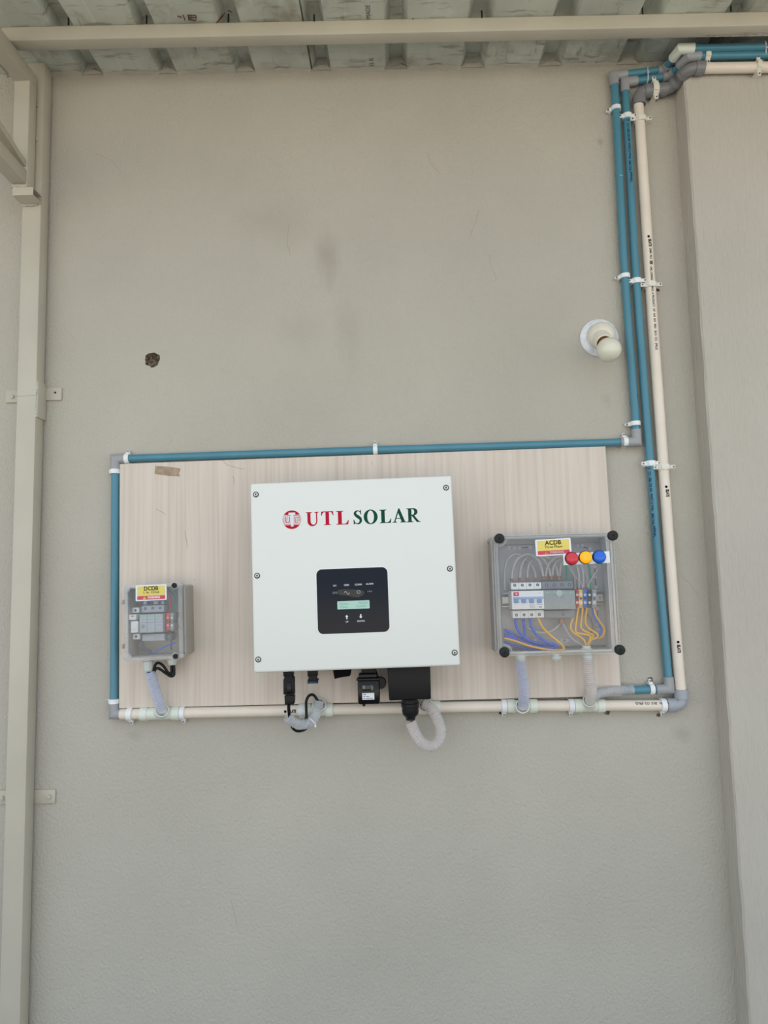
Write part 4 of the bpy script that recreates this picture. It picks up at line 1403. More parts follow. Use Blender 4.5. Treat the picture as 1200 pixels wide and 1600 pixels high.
# display
dq = [inv.L(494, 890.5), inv.L(604.5, 885.3), inv.L(609.3, 986.5), inv.L(497.3, 991.5)]
dcx = sum(p.x for p in dq) / 4; dcz = sum(p.z for p in dq) / 4
dw = ((dq[1].x - dq[0].x) + (dq[2].x - dq[3].x)) / 2; dh = ((dq[0].z - dq[3].z) + (dq[1].z - dq[2].z)) / 2
bm = bm_()
prism(bm, rrect(dw, dh, 0.012, 8, dcx, dcz), lambda u, v, d: Vector((u, -d, v)), -0.001, 0.0012)
disp = finish('display_panel', bm, mat('navy_glass', (13, 19, 32), 0.1, spec=0.22), I)
disp['label'] = 'dark navy glossy display panel'
bm = bm_()
cont = [rrect(dw + 0.004, dh + 0.004, 0.014, 8, dcx, dcz), rrect(dw, dh, 0.012, 8, dcx, dcz)[::-1]]
fill(bm, cont, lambda u, v: Vector((u, -0.0005, v)))
finish('display_border', bm, mat('bright_white_border', (240, 242, 240), 0.4), I, smooth=False)
DPY = -0.0014
def dtext(s, px, py, size, m=M_LWHITE, name='caption', ws=1.0, bold=0.0, align='CENTER'):
    p = inv.L(px, py)
    bm = bm_()
    put_text(bm, s, size, lambda u, v: Vector((p.x + u, DPY - 0.0001, p.z + v)), align=align, wscale=ws, bold=bold)
    return finish(name, bm, m, disp, smooth=False)
for s, x, y in (('DC', 523.3, 915.2), ('GRID', 541.6, 914.2), ('COMM', 560, 913.4), ('ALARM', 577.6, 912.4)):
    dtext(s, x, y, 0.0050, bold=0.00006)
dtext('UP', 542.3, 971.6, 0.0048, bold=0.00006); dtext('DOWN', 564.1, 970.4, 0.0048, bold=0.00006)
def dpoly(polys, px, py, sc, name, m=M_LWHITE):
    p = inv.L(px, py)
    bm = bm_()
    for c in polys:
        fill(bm, c if isinstance(c[0], list) else [c], lambda u, v: Vector((p.x + u * sc, DPY - 0.0001, p.z + v * sc)))
    return finish(name, bm, m, disp, smooth=False)
arrow = [(-.3, -1), (.3, -1), (.3, .1), (.8, .1), (0, 1), (-.8, .1), (-.3, .1)]
dpoly([arrow], 542, 964, 0.0045, 'up_arrow'); dpoly([[(x, -y) for x, y in arrow]], 563.8, 962.8, 0.0045, 'down_arrow')
M_ICON = mat('icon_print', (150, 156, 150), 0.5)
sine = [(-1 + 2 * k / 16, .5 * math.sin(2 * PI * k / 16)) for k in range(17)]
dpoly([sine + [(x, y - .22) for x, y in reversed(sine)]], 542, 925.8, 0.006, 'grid_icon', mat('lit_icon', (210, 205, 190), 0.5))
dpoly([[(-1, .35), (1, .35), (1, .2), (-1, .2)], [(-1, -.1), (-.4, -.1), (-.4, -.25), (-1, -.25)], [(-.25, -.1), (.25, -.1), (.25, -.25), (-.25, -.25)], [(.4, -.1), (1, -.1), (1, -.25), (.4, -.25)]], 523.8, 926.4, 0.0058, 'dc_icon', M_ICON)
dpoly([[circ(0, 0, .9, 20), circ(0, 0, .6, 16)[::-1]]], 560.4, 925, 0.0044, 'comm_icon', M_ICON)
dpoly([circ(0, 0, .5, 12), [(-1.5, .5), (-1.2, .5), (-1.2, -.5), (-1.5, -.5)], [(1.2, .5), (1.5, .5), (1.5, -.5), (1.2, -.5)]], 577.8, 924, 0.0030, 'alarm_icon', M_ICON)
bm = bm_()
fill(bm, [[(inv.L(x, y).x, inv.L(x, y).z) for x, y in ((527.5, 922), (536, 920.6), (549, 921), (563, 921.6), (570, 924.5), (567, 930), (560, 933.5), (551, 932.5), (541, 930.5), (530, 929.5))]], lambda u, v: Vector((u, -0.00125, v)))
finish('smudge', bm, mat('dull_smudge', (62, 59, 56), 0.6, var=0.3, vscale=120), disp, smooth=False)
lq = [inv.L(527, 939.8), inv.L(577.2, 937.3), inv.L(577.4, 950.3), inv.L(527.7, 952.6)]
lx = sum(p.x for p in lq) / 4; lz = sum(p.z for p in lq) / 4
bm = bm_()
prism(bm, rrect(lq[1].x - lq[0].x, (lq[0].z - lq[3].z), 0.0016, 4, lx, lz), lambda u, v, d: Vector((u, -d, v)), 0.0008, 0.0016)
lcd = finish('lcd_screen', bm, mat('lcd_green', (158, 196, 182), 0.35, emit=(150, 190, 176), estr=0.12), disp)
lcd['label'] = 'pale green lit screen with two text lines'
DPY = -0.0017
M_LCDT = mat('lcd_text', (128, 164, 152), 0.5)
dtext('Power:', 531, 943.6, 0.0068, M_LCDT, 'screen_text', align='LEFT'); dtext('7840W', 560, 942.2, 0.0068, M_LCDT, 'screen_text', align='LEFT')
dtext('E.Day:', 531, 948.6, 0.0068, M_LCDT, 'screen_text', align='LEFT'); dtext('8.3kWh', 557, 947.4, 0.0068, M_LCDT, 'screen_text', align='LEFT')
# terminal box, connectors and switch under the cover
TBF = 0.125
def lbox(root, rc, name, x0, y0, x1, y1, h0, h1, m, bev=0.002, taper=0.0, label=None):
    """box whose front face spans the given pixels at depth h1, back at h0"""
    p = rc.L(x0, y1, h1); q = rc.L(x1, y0, h1)
    bm = bm_()
    bx(bm, ((p.x + q.x) / 2, p.y + (h1 - h0) / 2, (p.z + q.z) / 2), (abs(q.x - p.x), h1 - h0, abs(q.z - p.z)), min(bev, abs(q.x - p.x) * .3, abs(q.z - p.z) * .3), 2)
    if taper:
        zmin = min(v.co.z for v in bm.verts); zmax = max(v.co.z for v in bm.verts); cx = (p.x + q.x) / 2
        for v in bm.verts:
            v.co.x = cx + (v.co.x - cx) * (1 - taper * (zmax - v.co.z) / (zmax - zmin))
    o = finish(name, bm, m, root)
    if label: o['label'] = label
    return o
lbox(I, inv, 'terminal_box', 607, 1030, 672, 1095, 0.03, TBF, M_BLACK, 0.003, 0.03, 'black plastic terminal cover')
p = inv.L(640.5, 1095, 0.085)
bm = bm_()
lathe(bm, [(0.019, -0.004), (0.019, 0.004), (0.0205, 0.005), (0.0205, 0.012), (0.019, 0.013), (0.019, 0.024), (0.017, 0.030), (0.013, 0.034), (0.0105, 0.038), (0.0105, 0.042)], p, (0, 0, -1), 14)
finish('cable_gland', bm, M_BLACK, I, ang=20)
# dc inlet plugs
def plug(px, h):
    p = inv.L(px, 1043, h)
    bm = bm_()
    bx(bm, p + Vector((0, 0, -0.006)), (0.023, 0.016, 0.026), 0.002)
    bx(bm, p + Vector((0, 0, -0.022)), (0.019, 0.015, 0.022), 0.002)
    bx(bm, p + Vector((-0.009, 0, -0.030)), (0.005, 0.013, 0.010), 0.001)
    bx(bm, p + Vector((0.009, 0, -0.030)), (0.005, 0.013, 0.010), 0.001)
    return finish('dc_inlet', bm, M_BLACK, I)
plug(451, 0.09); o = plug(488.5, 0.09)
pb_ = inv.L(488.5, 1065.5, 0.09)
bm = bm_()
bx(bm, pb_, (0.022, 0.018, 0.0045), 0.001); bx(bm, pb_ + Vector((0.0125, 0, 0.006)), (0.004, 0.006, 0.004), 0.001)
finish('blue_cap', bm, mat('blue_cap', (24, 52, 110), 0.4), o)
p0 = inv.L(518, 1052, 0.10); p1 = inv.L(549.5, 1049, 0.10)
q = [inv.L(517, 1030, 0.1), inv.L(551, 1030, 0.1), inv.L(546.5, 1056.5, 0.1), inv.L(538, 1057.5, 0.1), inv.L(530, 1059, 0.1), inv.L(522.8, 1061, 0.1)]
bm = bm_()
prism(bm, [(a.x, a.z) for a in q], lambda u, v, d: Vector((u, q[0].y + d, v)), 0, 0.03)
finish('isolator_knob', bm, mat('matt_black_knob', (10, 10, 11), 0.7, spec=0.1), I)

# plugged-in black connector with its cable and hose
cn = Rect((443.5, 1058), (459.5, 1057.5), (459.5, 1102), (444, 1102.5), 0.098)
K = thing('solar_connector', 'long black plug hanging at the left under the inverter', 'connector', cn.M)
for (a, x0, y0, x1, y1, h0, h1) in (('plug_sleeve', 444.2, 1058, 459.3, 1086, 0.080, 0.098), ('lock_nut', 444.2, 1087, 459.8, 1101, 0.079, 0.099), ('latch', 448, 1066, 455, 1084, 0.09, 0.101), ('latch_rib', 447.5, 1079, 455.5, 1080.5, .09, .1025), ('side_arm', 442.8, 1061, 446, 1085.5, 0.084, 0.096), ('side_arm', 457.5, 1057, 460, 1085, 0.084, 0.096)):
    lbox(K, cn, a, x0, y0, x1, y1, h0, h1, M_BLACKG if 'latch' in a else M_BLACK, 0.0015, 0.10 if a == 'lock_nut' else 0.0)
def wire(name, pxs, r, m, label, cat='wire', group=None, per=7, seg=10):
    """pxs: (px,py,h)"""
    pts = catmull([at(*p) for p in pxs], per)
    bm = bm_()
    tube(bm, pts, r, seg)
    return tag(finish(name, bm, m), label, cat, group)
wire('black_cable', [(451.5, 1101, 0.088), (451.5, 1110, 0.085), (452.5, 1121, 0.078), (457, 1130, 0.07), (468, 1133.5, .065), (478, 1128, .06), (478.5, 1108, .055), (478.5, 1096, .052), (482, 1088, .05), (487.5, 1085.5, .048), (492, 1088, .047), (496.5, 1096, .046), (498, 1101, 0.03)], 0.0032, M_RUB, 'black cable looping out of the curled hose under the inverter', 'cable')
wire('black_cable', [(450.5, 1101, 0.086), (451, 1112, 0.082), (454.5, 1132, 0.072), (461, 1141, .062), (470, 1142.2, .056), (480, 1137, .05), (490, 1122, .046)], 0.0030, M_RUB, 'black cable sagging just below the curled hose', 'cable')
def hose(name, pxs, r, m, label, group='corrugated hoses'):
    bm = bm_()
    corrugated(bm, [at(*p) for p in pxs], r)
    return tag(finish(name, bm, m, ang=60), label, 'hose', group)
hose('corrugated_hose', [(448.5, 1120, 0.076), (459, 1128.5, 0.070), (470.5, 1132, 0.064), (483, 1129.5, 0.058), (491.5, 1121, 0.052), (496, 1109, 0.047), (499, 1095, 0.044)], 0.0118, M_HOSE, 'short pale curled hose with a black cable under the inverter')
bm = bm_()
pa = at(487.5, 1127, 0.055)
lathe(bm, [(0.0122, -0.0012), (0.0126, -0.0012), (0.0126, 0.0012), (0.0122, 0.0012)], pa, at(493, 1119, .051) - at(483, 1130, .058), 24, cap=False)
bx(bm, at(492.7, 1134, 0.058), (0.004, 0.004, 0.007), 0.001)
tag(finish('cable_tie', bm, M_CLIP), 'white cable tie round the short curled hose', 'cable tie', 'cable ties')
# big looped hose of the ac side
hose('corrugated_hose', [(641.5, 1127, 0.082), (646.5, 1141, 0.082), (655, 1156, 0.081), (666, 1164.5, 0.079), (677, 1165, 0.076), (685.5, 1157, 0.072), (688.5, 1143.5, 0.068), (685, 1128, 0.064), (678.5, 1114, 0.06), (670, 1104, 0.056), (660.5, 1099, 0.052)], 0.0128, M_HOSEO, 'large looped milky hose hanging from the black terminal box')
for dx, cc_, lb in ((-1.0, (205, 150, 70), 'ochre'), (1.2, (80, 95, 140), 'blue')):
    wire('inner_wire', [(640.5 + dx, 1108, 0.085), (641.5 + dx, 1124, 0.082), (647 + dx, 1141, 0.082), (655.5, 1155 + dx, 0.081), (666, 1163.5 + dx, 0.079), (676.5, 1163.5 + dx, 0.076), (684 + dx, 1156, 0.072), (687.5 + dx, 1143, 0.068), (684.5 + dx, 1128, 0.064), (677.5, 1114 + dx, 0.06), (669, 1104 + dx, 0.056), (661, 1100 + dx, 0.052), (660, 1102, 0.03)], 0.003, mat('hose_core_' + lb, cc_, 0.45), lb + ' wire inside the large looped milky hose', 'wire')

# data logger dongle
dg = Rect((559, 1064), (592.7, 1063), (592.7, 1101), (560, 1102.5), 0.105)
G_ = thing('wifi_dongle', 'black data logger dongle with a white sticker under the inverter', 'dongle', dg.M)
lbox(G_, dg, 'plug_neck', 564.5, 1040, 585.5, 1054, 0.08, 0.098, M_BLACK)
lbox(G_, dg, 'plug_cap', 560.2, 1052, 588.8, 1061, 0.076, 0.103, M_BLACKG, 0.003)
lbox(G_, dg, 'collar', 557, 1059.5, 592.7, 1064.5, 0.074, 0.107, M_BLACKG, 0.003)
lbox(G_, dg, 'dongle_body', 559.2, 1062.5, 592.6, 1101.5, 0.075, 0.105, M_BLACKG, 0.005)
lbox(G_, dg, 'foot_tab', 566.5, 1100, 570.5, 1103.8, 0.085, 0.10, M_BLACK, 0.001)
o = lbox(G_, dg, 'window', 566, 1070.5, 584, 1079.6, 0.1045, 0.1056, mat('smoky_window', (30, 31, 34), 0.1), 0.0006)
for x0, y0, x1, y1, c in ((566.6, 1071, 570.5, 1076.8, (120, 118, 116)), (578.5, 1071, 582, 1072.2, (128, 126, 124)), (580.3, 1072.6, 582.6, 1079, (96, 120, 92)), (573, 1071.4, 577, 1072.6, (88, 90, 92))):
    lbox(o, dg, 'status_light', x0, y0, x1, y1, 0.1055, 0.1059, mat('led_%d' % c[0], c, 0.4), 0.0001)
st_ = lbox(G_, dg, 'sticker', 566.2, 1082.6, 584.8, 1093.6, 0.1048, 0.1054, mat('sticker_white', (232, 238, 244), 0.5), 0.0003)
for x0, y0, x1, y1 in ((567.8, 1084.8, 571.8, 1086), (567.6, 1088, 570.5, 1089), (571.8, 1088, 576.8, 1089), (567.8, 1091, 570.3, 1092), (571.8, 1090.8, 583, 1091.8)):
    lbox(st_, dg, 'print_line', x0, y0, x1, y1, 0.1052, 0.1057, mat('grey_print', (98, 104, 116), 0.6), 0.0)
pcap = dg.L(594, 1067, 0.095)
bm = bm_()
lathe(bm, [(0.0138, 0), (0.0138, 0.006), (0.0125, 0.008)], pcap + Vector((0, 0.006, 0)), N, 28)
finish('rubber_cap', bm, M_BLACK, G_)
bm = bm_()
tube(bm, [dg.L(x, y, h) for x, y, h in ((587, 1046, .088), (589, 1052, .09), (592, 1059, .092))], 0.0012, 8)
finish('cap_strap', bm, M_RUB, G_)

# ================================================================ WARNING LABEL (shared builder)
def warning_label(root, rc, quad, h, line1, line2, nm):
    q = [rc.L(x, y, h) for x, y in quad]
    cx = sum(p.x for p in q) / 4; cz = sum(p.z for p in q) / 4; y0 = q[0].y
    w_ = ((q[1].x - q[0].x) + (q[2].x - q[3].x)) / 2; h_ = ((q[0].z - q[3].z) + (q[1].z - q[2].z)) / 2
    ex = (q[1] - q[0]).normalized()
    ca, sa = ex.x, ex.z
    def T(u, v, d):
        return Vector((cx + (u * ca - v * sa) * 1.0, y0 - d, cz + (u * sa + v * ca)))
    bm = bm_()
    prism(bm, rrect(w_, h_, h_ * .06, 3), lambda u, v, d: T(u, v, d), 0, 0.0006)
    lab = finish('warning_label', bm, mat('label_white', (238, 242, 246), 0.4), root, smooth=False)
    lab['label'] = nm
    bm = bm_()
    iw, ih = w_ * 0.90, h_ * 0.86
    prism(bm, rrect(iw, ih * .72, h_ * .05, 3, 0, ih * .14), lambda u, v, d: T(u, v, d), 0.0005, 0.0009)
    finish('yellow_field', bm, mat('label_yellow', (236, 214, 96), 0.4), lab, smooth=False)
    bm = bm_()
    prism(bm, rrect(iw, ih * .28, h_ * .04, 3, 0, -ih * .36), lambda u, v, d: T(u, v, d), 0.0005, 0.00092)
    finish('red_band', bm, mat('label_red', (214, 34, 72), 0.4), lab, smooth=False)
    for s, v, size, m, wmax, u0, bd in ((line1, ih * .31, h_ * .36, M_INK, iw * .5, 0, .0003), (line2, ih * .03, h_ * .22, mat('brown_print', (96, 76, 34), .6), iw * .56, 0, .0001), ('WARNING', -ih * .36, h_ * .20, M_LWHITE, iw * .44, iw * .10, .00025)):
        vs, _ = text_tris(s, size)
        wd = max(p.x for p in vs) - min(p.x for p in vs)
        bm = bm_()
        put_text(bm, s, size, lambda a, b_: T(u0 + a, v + b_, 0.0012), wscale=min(1.25, wmax / wd), bold=bd)
        finish('lettering', bm, m, lab, smooth=False)
    bm = bm_()
    tx, tz, ts = -iw * .24, -ih * .37, ih * .11
    fill(bm, [[(tx - ts, tz - ts * .8), (tx + ts, tz - ts * .8), (tx, tz + ts)]], lambda u, v: T(u, v, 0.0012))
    finish('hazard_triangle', bm, mat('label_yellow', (236, 214, 96), 0.4), lab, smooth=False)
    bm = bm_()
    fill(bm, [[(tx - ts * .12, tz - ts * .4), (tx + ts * .12, tz - ts * .4), (tx + ts * .15, tz + ts * .4), (tx - ts * .15, tz + ts * .4)]], lambda u, v: T(u, v, 0.0014))
    finish('hazard_mark', bm, M_INK, lab, smooth=False)
    return lab

def open_box(bm, w_, h_, y0, y1, t, r):
    """open-fronted tray: rim at y0 (front, smaller y), floor at y1"""
    o_ = rrect(w_, h_, r, 5); i_ = rrect(w_ - 2 * t, h_ - 2 * t, max(r - t, 0.001), 5)
    A = [bm.verts.new(Vector((u, y1, v))) for u, v in o_]
    B = [bm.verts.new(Vector((u, y0, v))) for u, v in o_]
    Cc = [bm.verts.new(Vector((u, y0, v))) for u, v in i_]
    E = [bm.verts.new(Vector((u, y1 - t, v))) for u, v in i_]
    skin_rings(bm, [A, B, Cc, E])

def gland(root, rc, px, py, h, r, m=M_GLAND, name='cable_gland', L_=0.02):
    p = rc.L(px, py, h)
    bm = bm_()
    lathe(bm, [(r * .8, -0.006), (r * .8, 0.002), (r, 0.003), (r, 0.002 + L_ * .45), (r * .93, 0.003 + L_ * .5), (r * .9, L_ * .85), (r * .72, L_)], p, (0, 0, -1), 12)
    return finish(name, bm, m, root, ang=20)

def din_tiers(root, rc, tiers, m, names=None, bev=0.0012):
    out = []
    for k, (x0, y0, x1, y1, h0, h1) in enumerate(tiers):
        out.append(lbox(root, rc, (names or ['housing'] * 9)[k], x0, y0, x1, y1, h0, h1, m, bev))
    return out

def termscrew(parent, rc, px, py, h, r, m=M_SCREWD, name='terminal_screw', m2=None):
    p = rc.L(px, py, h)
    bm = bm_()
    cyl(bm, p + Vector((0, 0.002, 0)), p + N * 0.0003, r, 14)
    o = finish(name, bm, m, parent)
    if m2:
        bm = bm_()
        cyl(bm, p, p + N * 0.0006, r * .55, 10)
        finish('screw_slot', bm, m2, o)
    return o

# ================================================================ DCDB
DF = 0.105
dc = Rect((193.5, 914.5), (284, 910.3), (286.8, 1030), (195.3, 1033), DF)
B_ = thing('dc_distribution_box', 'small grey junction box with clear lid labelled DCDB', 'junction box', dc.M)
bm = bm_()
open_box(bm, dc.w + 0.002, dc.h - 0.010, 0.020, DF - BH - 0.0005, 0.003, 0.006)
finish('base_tray', bm, M_ABS, B_)
bm = bm_()                                      # clear lid, a shallow cap
open_box(bm, dc.w, dc.h, 0.022, 0.0, 0.0022, 0.006)
finish('clear_lid', bm, M_CLEARB, B_)
bm = bm_()                                      # thick lid rim
fr_o = rrect(dc.w, dc.h, 0.006, 5); fr_i = rrect(dc.w - 0.018, dc.h - 0.016, 0.004, 5)
A = [bm.verts.new(Vector((u, -0.0008, v))) for u, v in fr_o]; Bq = [bm.verts.new(Vector((u, -0.0008, v))) for u, v in fr_i]
C2 = [bm.verts.new(Vector((u, 0.006, v))) for u, v in fr_i]; D2 = [bm.verts.new(Vector((u, 0.006, v))) for u, v in fr_o]
skin_rings(bm, [D2, A, Bq, C2], cap=False)
finish('lid_rim', bm, mat('frosted_rim', (214, 214, 210), 0.2, alpha=0.32), B_)
for (x, y, dark) in ((273.2, 914.8, 1), (275.2, 1025.3, 1), (198.5, 920, 0), (200.3, 1026.5, 0)):
    p = dc.L(x, y)
    bm = bm_()
    lathe(bm, [(0.0088, 0.002), (0.0088, 0.0035), (0.0078, 0.0042)], p, N, 22)
    o = finish('lid_corner', bm, mat('clear_lug', (214, 214, 212), 0.15, alpha=0.3), B_)
    if dark:
        bm = bm_()
        lathe(bm, [(0.0060, 0.002), (0.0060, 0.0062), (0.0050, 0.0072)], p, N, 20)
        o2_ = finish('lid_screw', bm, mat('lid_screw_black', (34, 34, 36), 0.5, spec=0.3), B_)
        bm = bm_()
        bx(bm, p + N * 0.0073, (0.006, 0.0006, 0.0012)); bx(bm, p + N * 0.0073, (0.0012, 0.0006, 0.006))
        finish('cross_slot', bm, mat('slot_black', (8, 8, 9), 0.7), o2_, smooth=False)
bm = bm_()
lp = rrect(dc.w - 0.018, dc.h - 0.016, 0.004, 6)
rg_ = [[bm.verts.new(Vector((u * k_, -0.001 - d_, v * k_))) for k_, d_ in ((1, 0), (1, 0.0006), (1 - 0.010, 0.0006), (1 - 0.010, 0))] for u, v in lp]
skin_rings(bm, rg_, closed=True)
finish('lid_groove', bm, mat('lid_groove', (112, 112, 112), 0.3), B_)
for y in (941, 1010):
    p = dc.L(192.3, y, 0.06)
    bm = bm_()
    bx(bm, p, (0.006, 0.008, 0.010), 0.001)
    finish('hinge_lug', bm, M_ABS, B_)
warning_label(B_, dc, ((211.5, 915), (260, 912.8), (261, 937.5), (212.5, 939.2)), DF + 0.0012, 'DCDB', '1 In 1Out', 'yellow and red DCDB warning label')
gland(B_, dc, 231.5, 1031, 0.062, 0.0120, L_=0.026); gland(B_, dc, 269, 1028, 0.058, 0.0112, L_=0.016)
# devices inside (each its own thing)
fz = Rect((204, 950), (217, 950), (218, 1000), (206, 1000), 0.07)
Z = thing('fuse_holder', 'white single fuse holder inside the small clear box', 'fuse holder', fz.M)
M_DEV = mat('device_white', (226, 228, 226), 0.42)
M_DEVG = mat('device_grey', (172, 178, 184), 0.45)
M_DEVD = mat('device_mid_grey', (160, 164, 166), 0.45)
din_tiers(Z, fz, [(206, 949, 217.5, 958, 0.03, 0.068), (201.5, 960, 212.5, 969, 0.03, 0.084), (204, 970.5, 215.5, 989, 0.03, 0.086), (207, 990, 218.5, 999.5, 0.03, 0.068)], M_DEV, ['top_terminal', 'upper_housing', 'fuse_drawer', 'bottom_terminal'])
termscrew(Z, fz, 211.7, 953.8, 0.0682, 0.0026, M_NAVYINK); termscrew(Z, fz, 212.6, 994.8, 0.0682, 0.0026, M_NAVYINK)
lbox(Z, fz, 'maker_mark', 204.8, 961.6, 209, 963.6, 0.083, 0.0845, mat('orange_red_print', (214, 82, 62), 0.5), 0.0001)
lbox(Z, fz, 'drawer_line', 204.5, 983, 215, 983.6, 0.085, 0.0864, M_DEVD, 0.0)
sp = Rect((218, 945), (256, 944), (257, 1002), (221, 1002), 0.08)
Z = thing('surge_protector', 'grey three-module surge protector inside the small clear box', 'surge protector', sp.M)
tt_ = din_tiers(Z, sp, [(221, 945, 256.3, 957.6, 0.03, 0.068), (218, 959, 254, 989, 0.03, 0.086), (222, 990, 256.8, 1002, 0.03, 0.068)], M_DEVG, ['top_terminals', 'module_front', 'bottom_terminals'])
for x, y in ((227, 951), (238.5, 950.4), (250.2, 949.8)):
    termscrew(Z, sp, x, y, 0.0682, 0.0030, M_SCREWD, m2=mat('screw_glint', (150, 154, 158), .4))
for x in (219.8, 232, 244.5):
    lbox(Z, sp, 'green_marking', x, 961.5, x + 7, 963.6, 0.085, 0.0863, mat('green_marking', (126, 190, 140), 0.5), 0.0)
for x in (229.5, 241.8):
    lbox(Z, sp, 'module_seam', x, 959.5, x + .5, 989, 0.085, 0.0862, mat('seam_grey', (120, 126, 130), .6), 0.0)
for x0, y0, x1, y1 in ((220, 967.6, 228, 968.4), (231, 967.4, 240, 968.2), (243, 967, 252, 967.8), (220, 972, 252.5, 972.5), (221, 976, 226, 982), (233, 974.6, 239, 975.4), (245, 976, 251, 977)):
    lbox(Z, sp, 'print_mark', x0, y0, x1, y1, 0.085, 0.0863, mat('pale_grey_print', (136, 142, 146), .6), 0.0)
lbox(Z, sp, 'bus_link', 224, 938.5, 229, 945, 0.04, 0.062, M_DEVG); lbox(Z, sp, 'bus_link', 239.5, 938.5, 247, 944.5, 0.04, 0.062, M_DEVG)
lbox(Z, sp, 'bus_link', 251, 938.5, 256, 944, 0.04, 0.062, M_DEVG)
p = sp.L(239.2, 996.3, 0.068)
bm = bm_(); lathe(bm, [(0.005, 0), (0.005, 0.0008), (0.0042, 0.0009)], p, N, 20)
finish('round_boss', bm, M_DEVG, Z)
tdc = Rect((258.5, 957), (273, 956), (273, 986), (259, 986), 0.075)
for k, (x0, x1, c, nm, lb) in enumerate(((258.8, 265.3, (206, 70, 76), 'red', 'red terminal block inside the small clear box'), (265.6, 271.3, (150, 154, 158), 'grey', 'grey terminal block beside the red one in the small clear box'))):
    Z = thing('terminal_block', lb, 'terminal block', Rect((x0, 957), (x1, 957), (x1, 986), (x0, 986), 0.075).M, 'terminal blocks in the small box')
    rc_ = Rect((x0, 957), (x1, 957), (x1, 986), (x0, 986), 0.075)
    m_ = mat('terminal_' + nm, c, 0.45)
    lbox(Z, rc_, 'upper_clamp', x0, 957.5, x1, 969, 0.03, 0.075, m_); lbox(Z, rc_, 'lower_clamp', x0, 973.5, x1, 985.5, 0.03, 0.075, m_)
    lbox(Z, rc_, 'middle_web', x0 + .6, 968, x1 - .6, 974.5, 0.03, 0.066, m_)
    for y in (965.3, 977):
        termscrew(Z, rc_, (x0 + x1) / 2, y, 0.0752, 0.0021, mat('bright_screw', (226, 228, 228), 0.3, metal=0.2), m2=M_SCREWD if k == 0 else None)
lr = Rect((203, 962), (280, 962), (280, 985), (203, 985), 0.035)
Z = thing('din_rail', 'steel mounting rail behind the devices in the small clear box', 'rail', lr.M)
lbox(Z, lr, 'rail_web', 203, 966, 281, 982, 0.028, 0.034, mat('zinc_rail', (176, 178, 178), 0.35, metal=0.5), 0.0005)
for y in (964, 983): lbox(Z, lr, 'rail_lip', 203, y, 281, y + 2.5, 0.028, 0.038, mat('zinc_rail', (176, 178, 178), 0.35, metal=0.5), 0.0005)
M_WD = mat('wire_dark_slate', (62, 74, 90), 0.45); M_WB = mat('wire_blue', (16, 84, 196), 0.42); M_WR = mat('wire_red', (196, 60, 66), 0.45)
M_WG = mat('wire_green', (20, 140, 110), 0.45); M_WY = mat('wire_yellow', (226, 168, 52), 0.42); M_WGR = mat('wire_grey', (176, 173, 167), 0.45)
def q10(l, h): return [(185 + x / 10, 900 + y / 10, h_) for (x, y), h_ in zip(l, h if isinstance(h, list) else [h] * len(l))]
wire('inner_wire', q10([(320, 995), (300, 1080), (330, 1140), (430, 1160), (490, 1200), (500, 1250)], .055), 0.0030, M_WD, 'left slate wire curving down inside the small clear box')
wire('inner_wire', q10([(355, 900), (370, 1020), (385, 1100), (440, 1145), (505, 1180), (515, 1250)], .058), 0.0030, M_WD, 'right slate wire curving down inside the small clear box')
wire('inner_wire', q10([(525, 1225), (650, 1150), (770, 1085), (890, 1040)], .06), 0.0017, M_WB, 'thin blue wire slanting across the small clear box')
wire('inner_wire', q10([(775, 240), (812, 330), (812, 450), (800, 545), (770, 580)], .065), 0.0015, M_WR, 'thin red wire beside the terminals of the small clear box')
wire('inner_wire', q10([(770, 190), (830, 260), (885, 330), (890, 470), (850, 570)], .065), 0.0017, M_WG, 'green wire at the right of the small clear box')
wire('inner_wire', q10([(825, 860), (825, 1000), (825, 1160)], .055), 0.0024, M_WD, 'straight slate wire below the grey terminal block')
lq_ = Rect((258, 989), (268, 988), (268, 1001), (258, 1001), 0.06)
Z = thing('end_stop', 'dark grey end stop under the terminals of the small clear box', 'end stop', lq_.M)
lbox(Z, lq_, 'stop_body', 258.5, 989.5, 268, 1001, 0.03, 0.060, mat('slate_plastic', (84, 94, 106), .5)); termscrew(Z, lq_, 263, 995, .0602, .002, M_SCREW)
# cables and hose below
gd = [(268.0, 1038, .058), (268, 1046, .058), (267, 1053.5, .060), (262, 1050, .062), (256, 1041.5, .062), (250, 1036.5, .062), (244.5, 1036.5, .062), (241.5, 1042, .062), (239.5, 1052, .060), (240, 1062, .056)]
wire('black_cable', gd, 0.0031, M_RUB, 'black cable in the higher loop below the small clear box', 'cable')
gd = [(271.5, 1038, .060), (272, 1048, .061), (271.5, 1055, .064), (266.5, 1056.5, .066), (259, 1052, .066), (251.5, 1046.5, .066), (245.5, 1044, .066), (242, 1047, .064), (240.5, 1053, .060), (241, 1063, .056)]
wire('black_cable', gd, 0.0031, M_RUB, 'black cable in the lower loop below the small clear box', 'cable')
hose('corrugated_hose', [(235, 1049.5, 0.062), (238, 1062, 0.060), (243.5, 1082, 0.054), (249, 1098, 0.050), (254, 1112, 0.044)], 0.0126, M_HOSE, 'pale corrugated hose from the small clear box to its tee')
for dx, mm_, lb in ((-3, M_WB, 'blue'), (3.0, mat('wire_lilac', (120, 140, 190), .45), 'pale blue')):
    wire('inner_wire', [(235 + dx, 1048, 0.062), (238 + dx, 1062, 0.060), (243.5 + dx, 1082, 0.054), (249 + dx, 1098, 0.048), (253 + dx, 1108, 0.042)], 0.0030, mm_, lb + ' wire inside the hose of the small clear box')

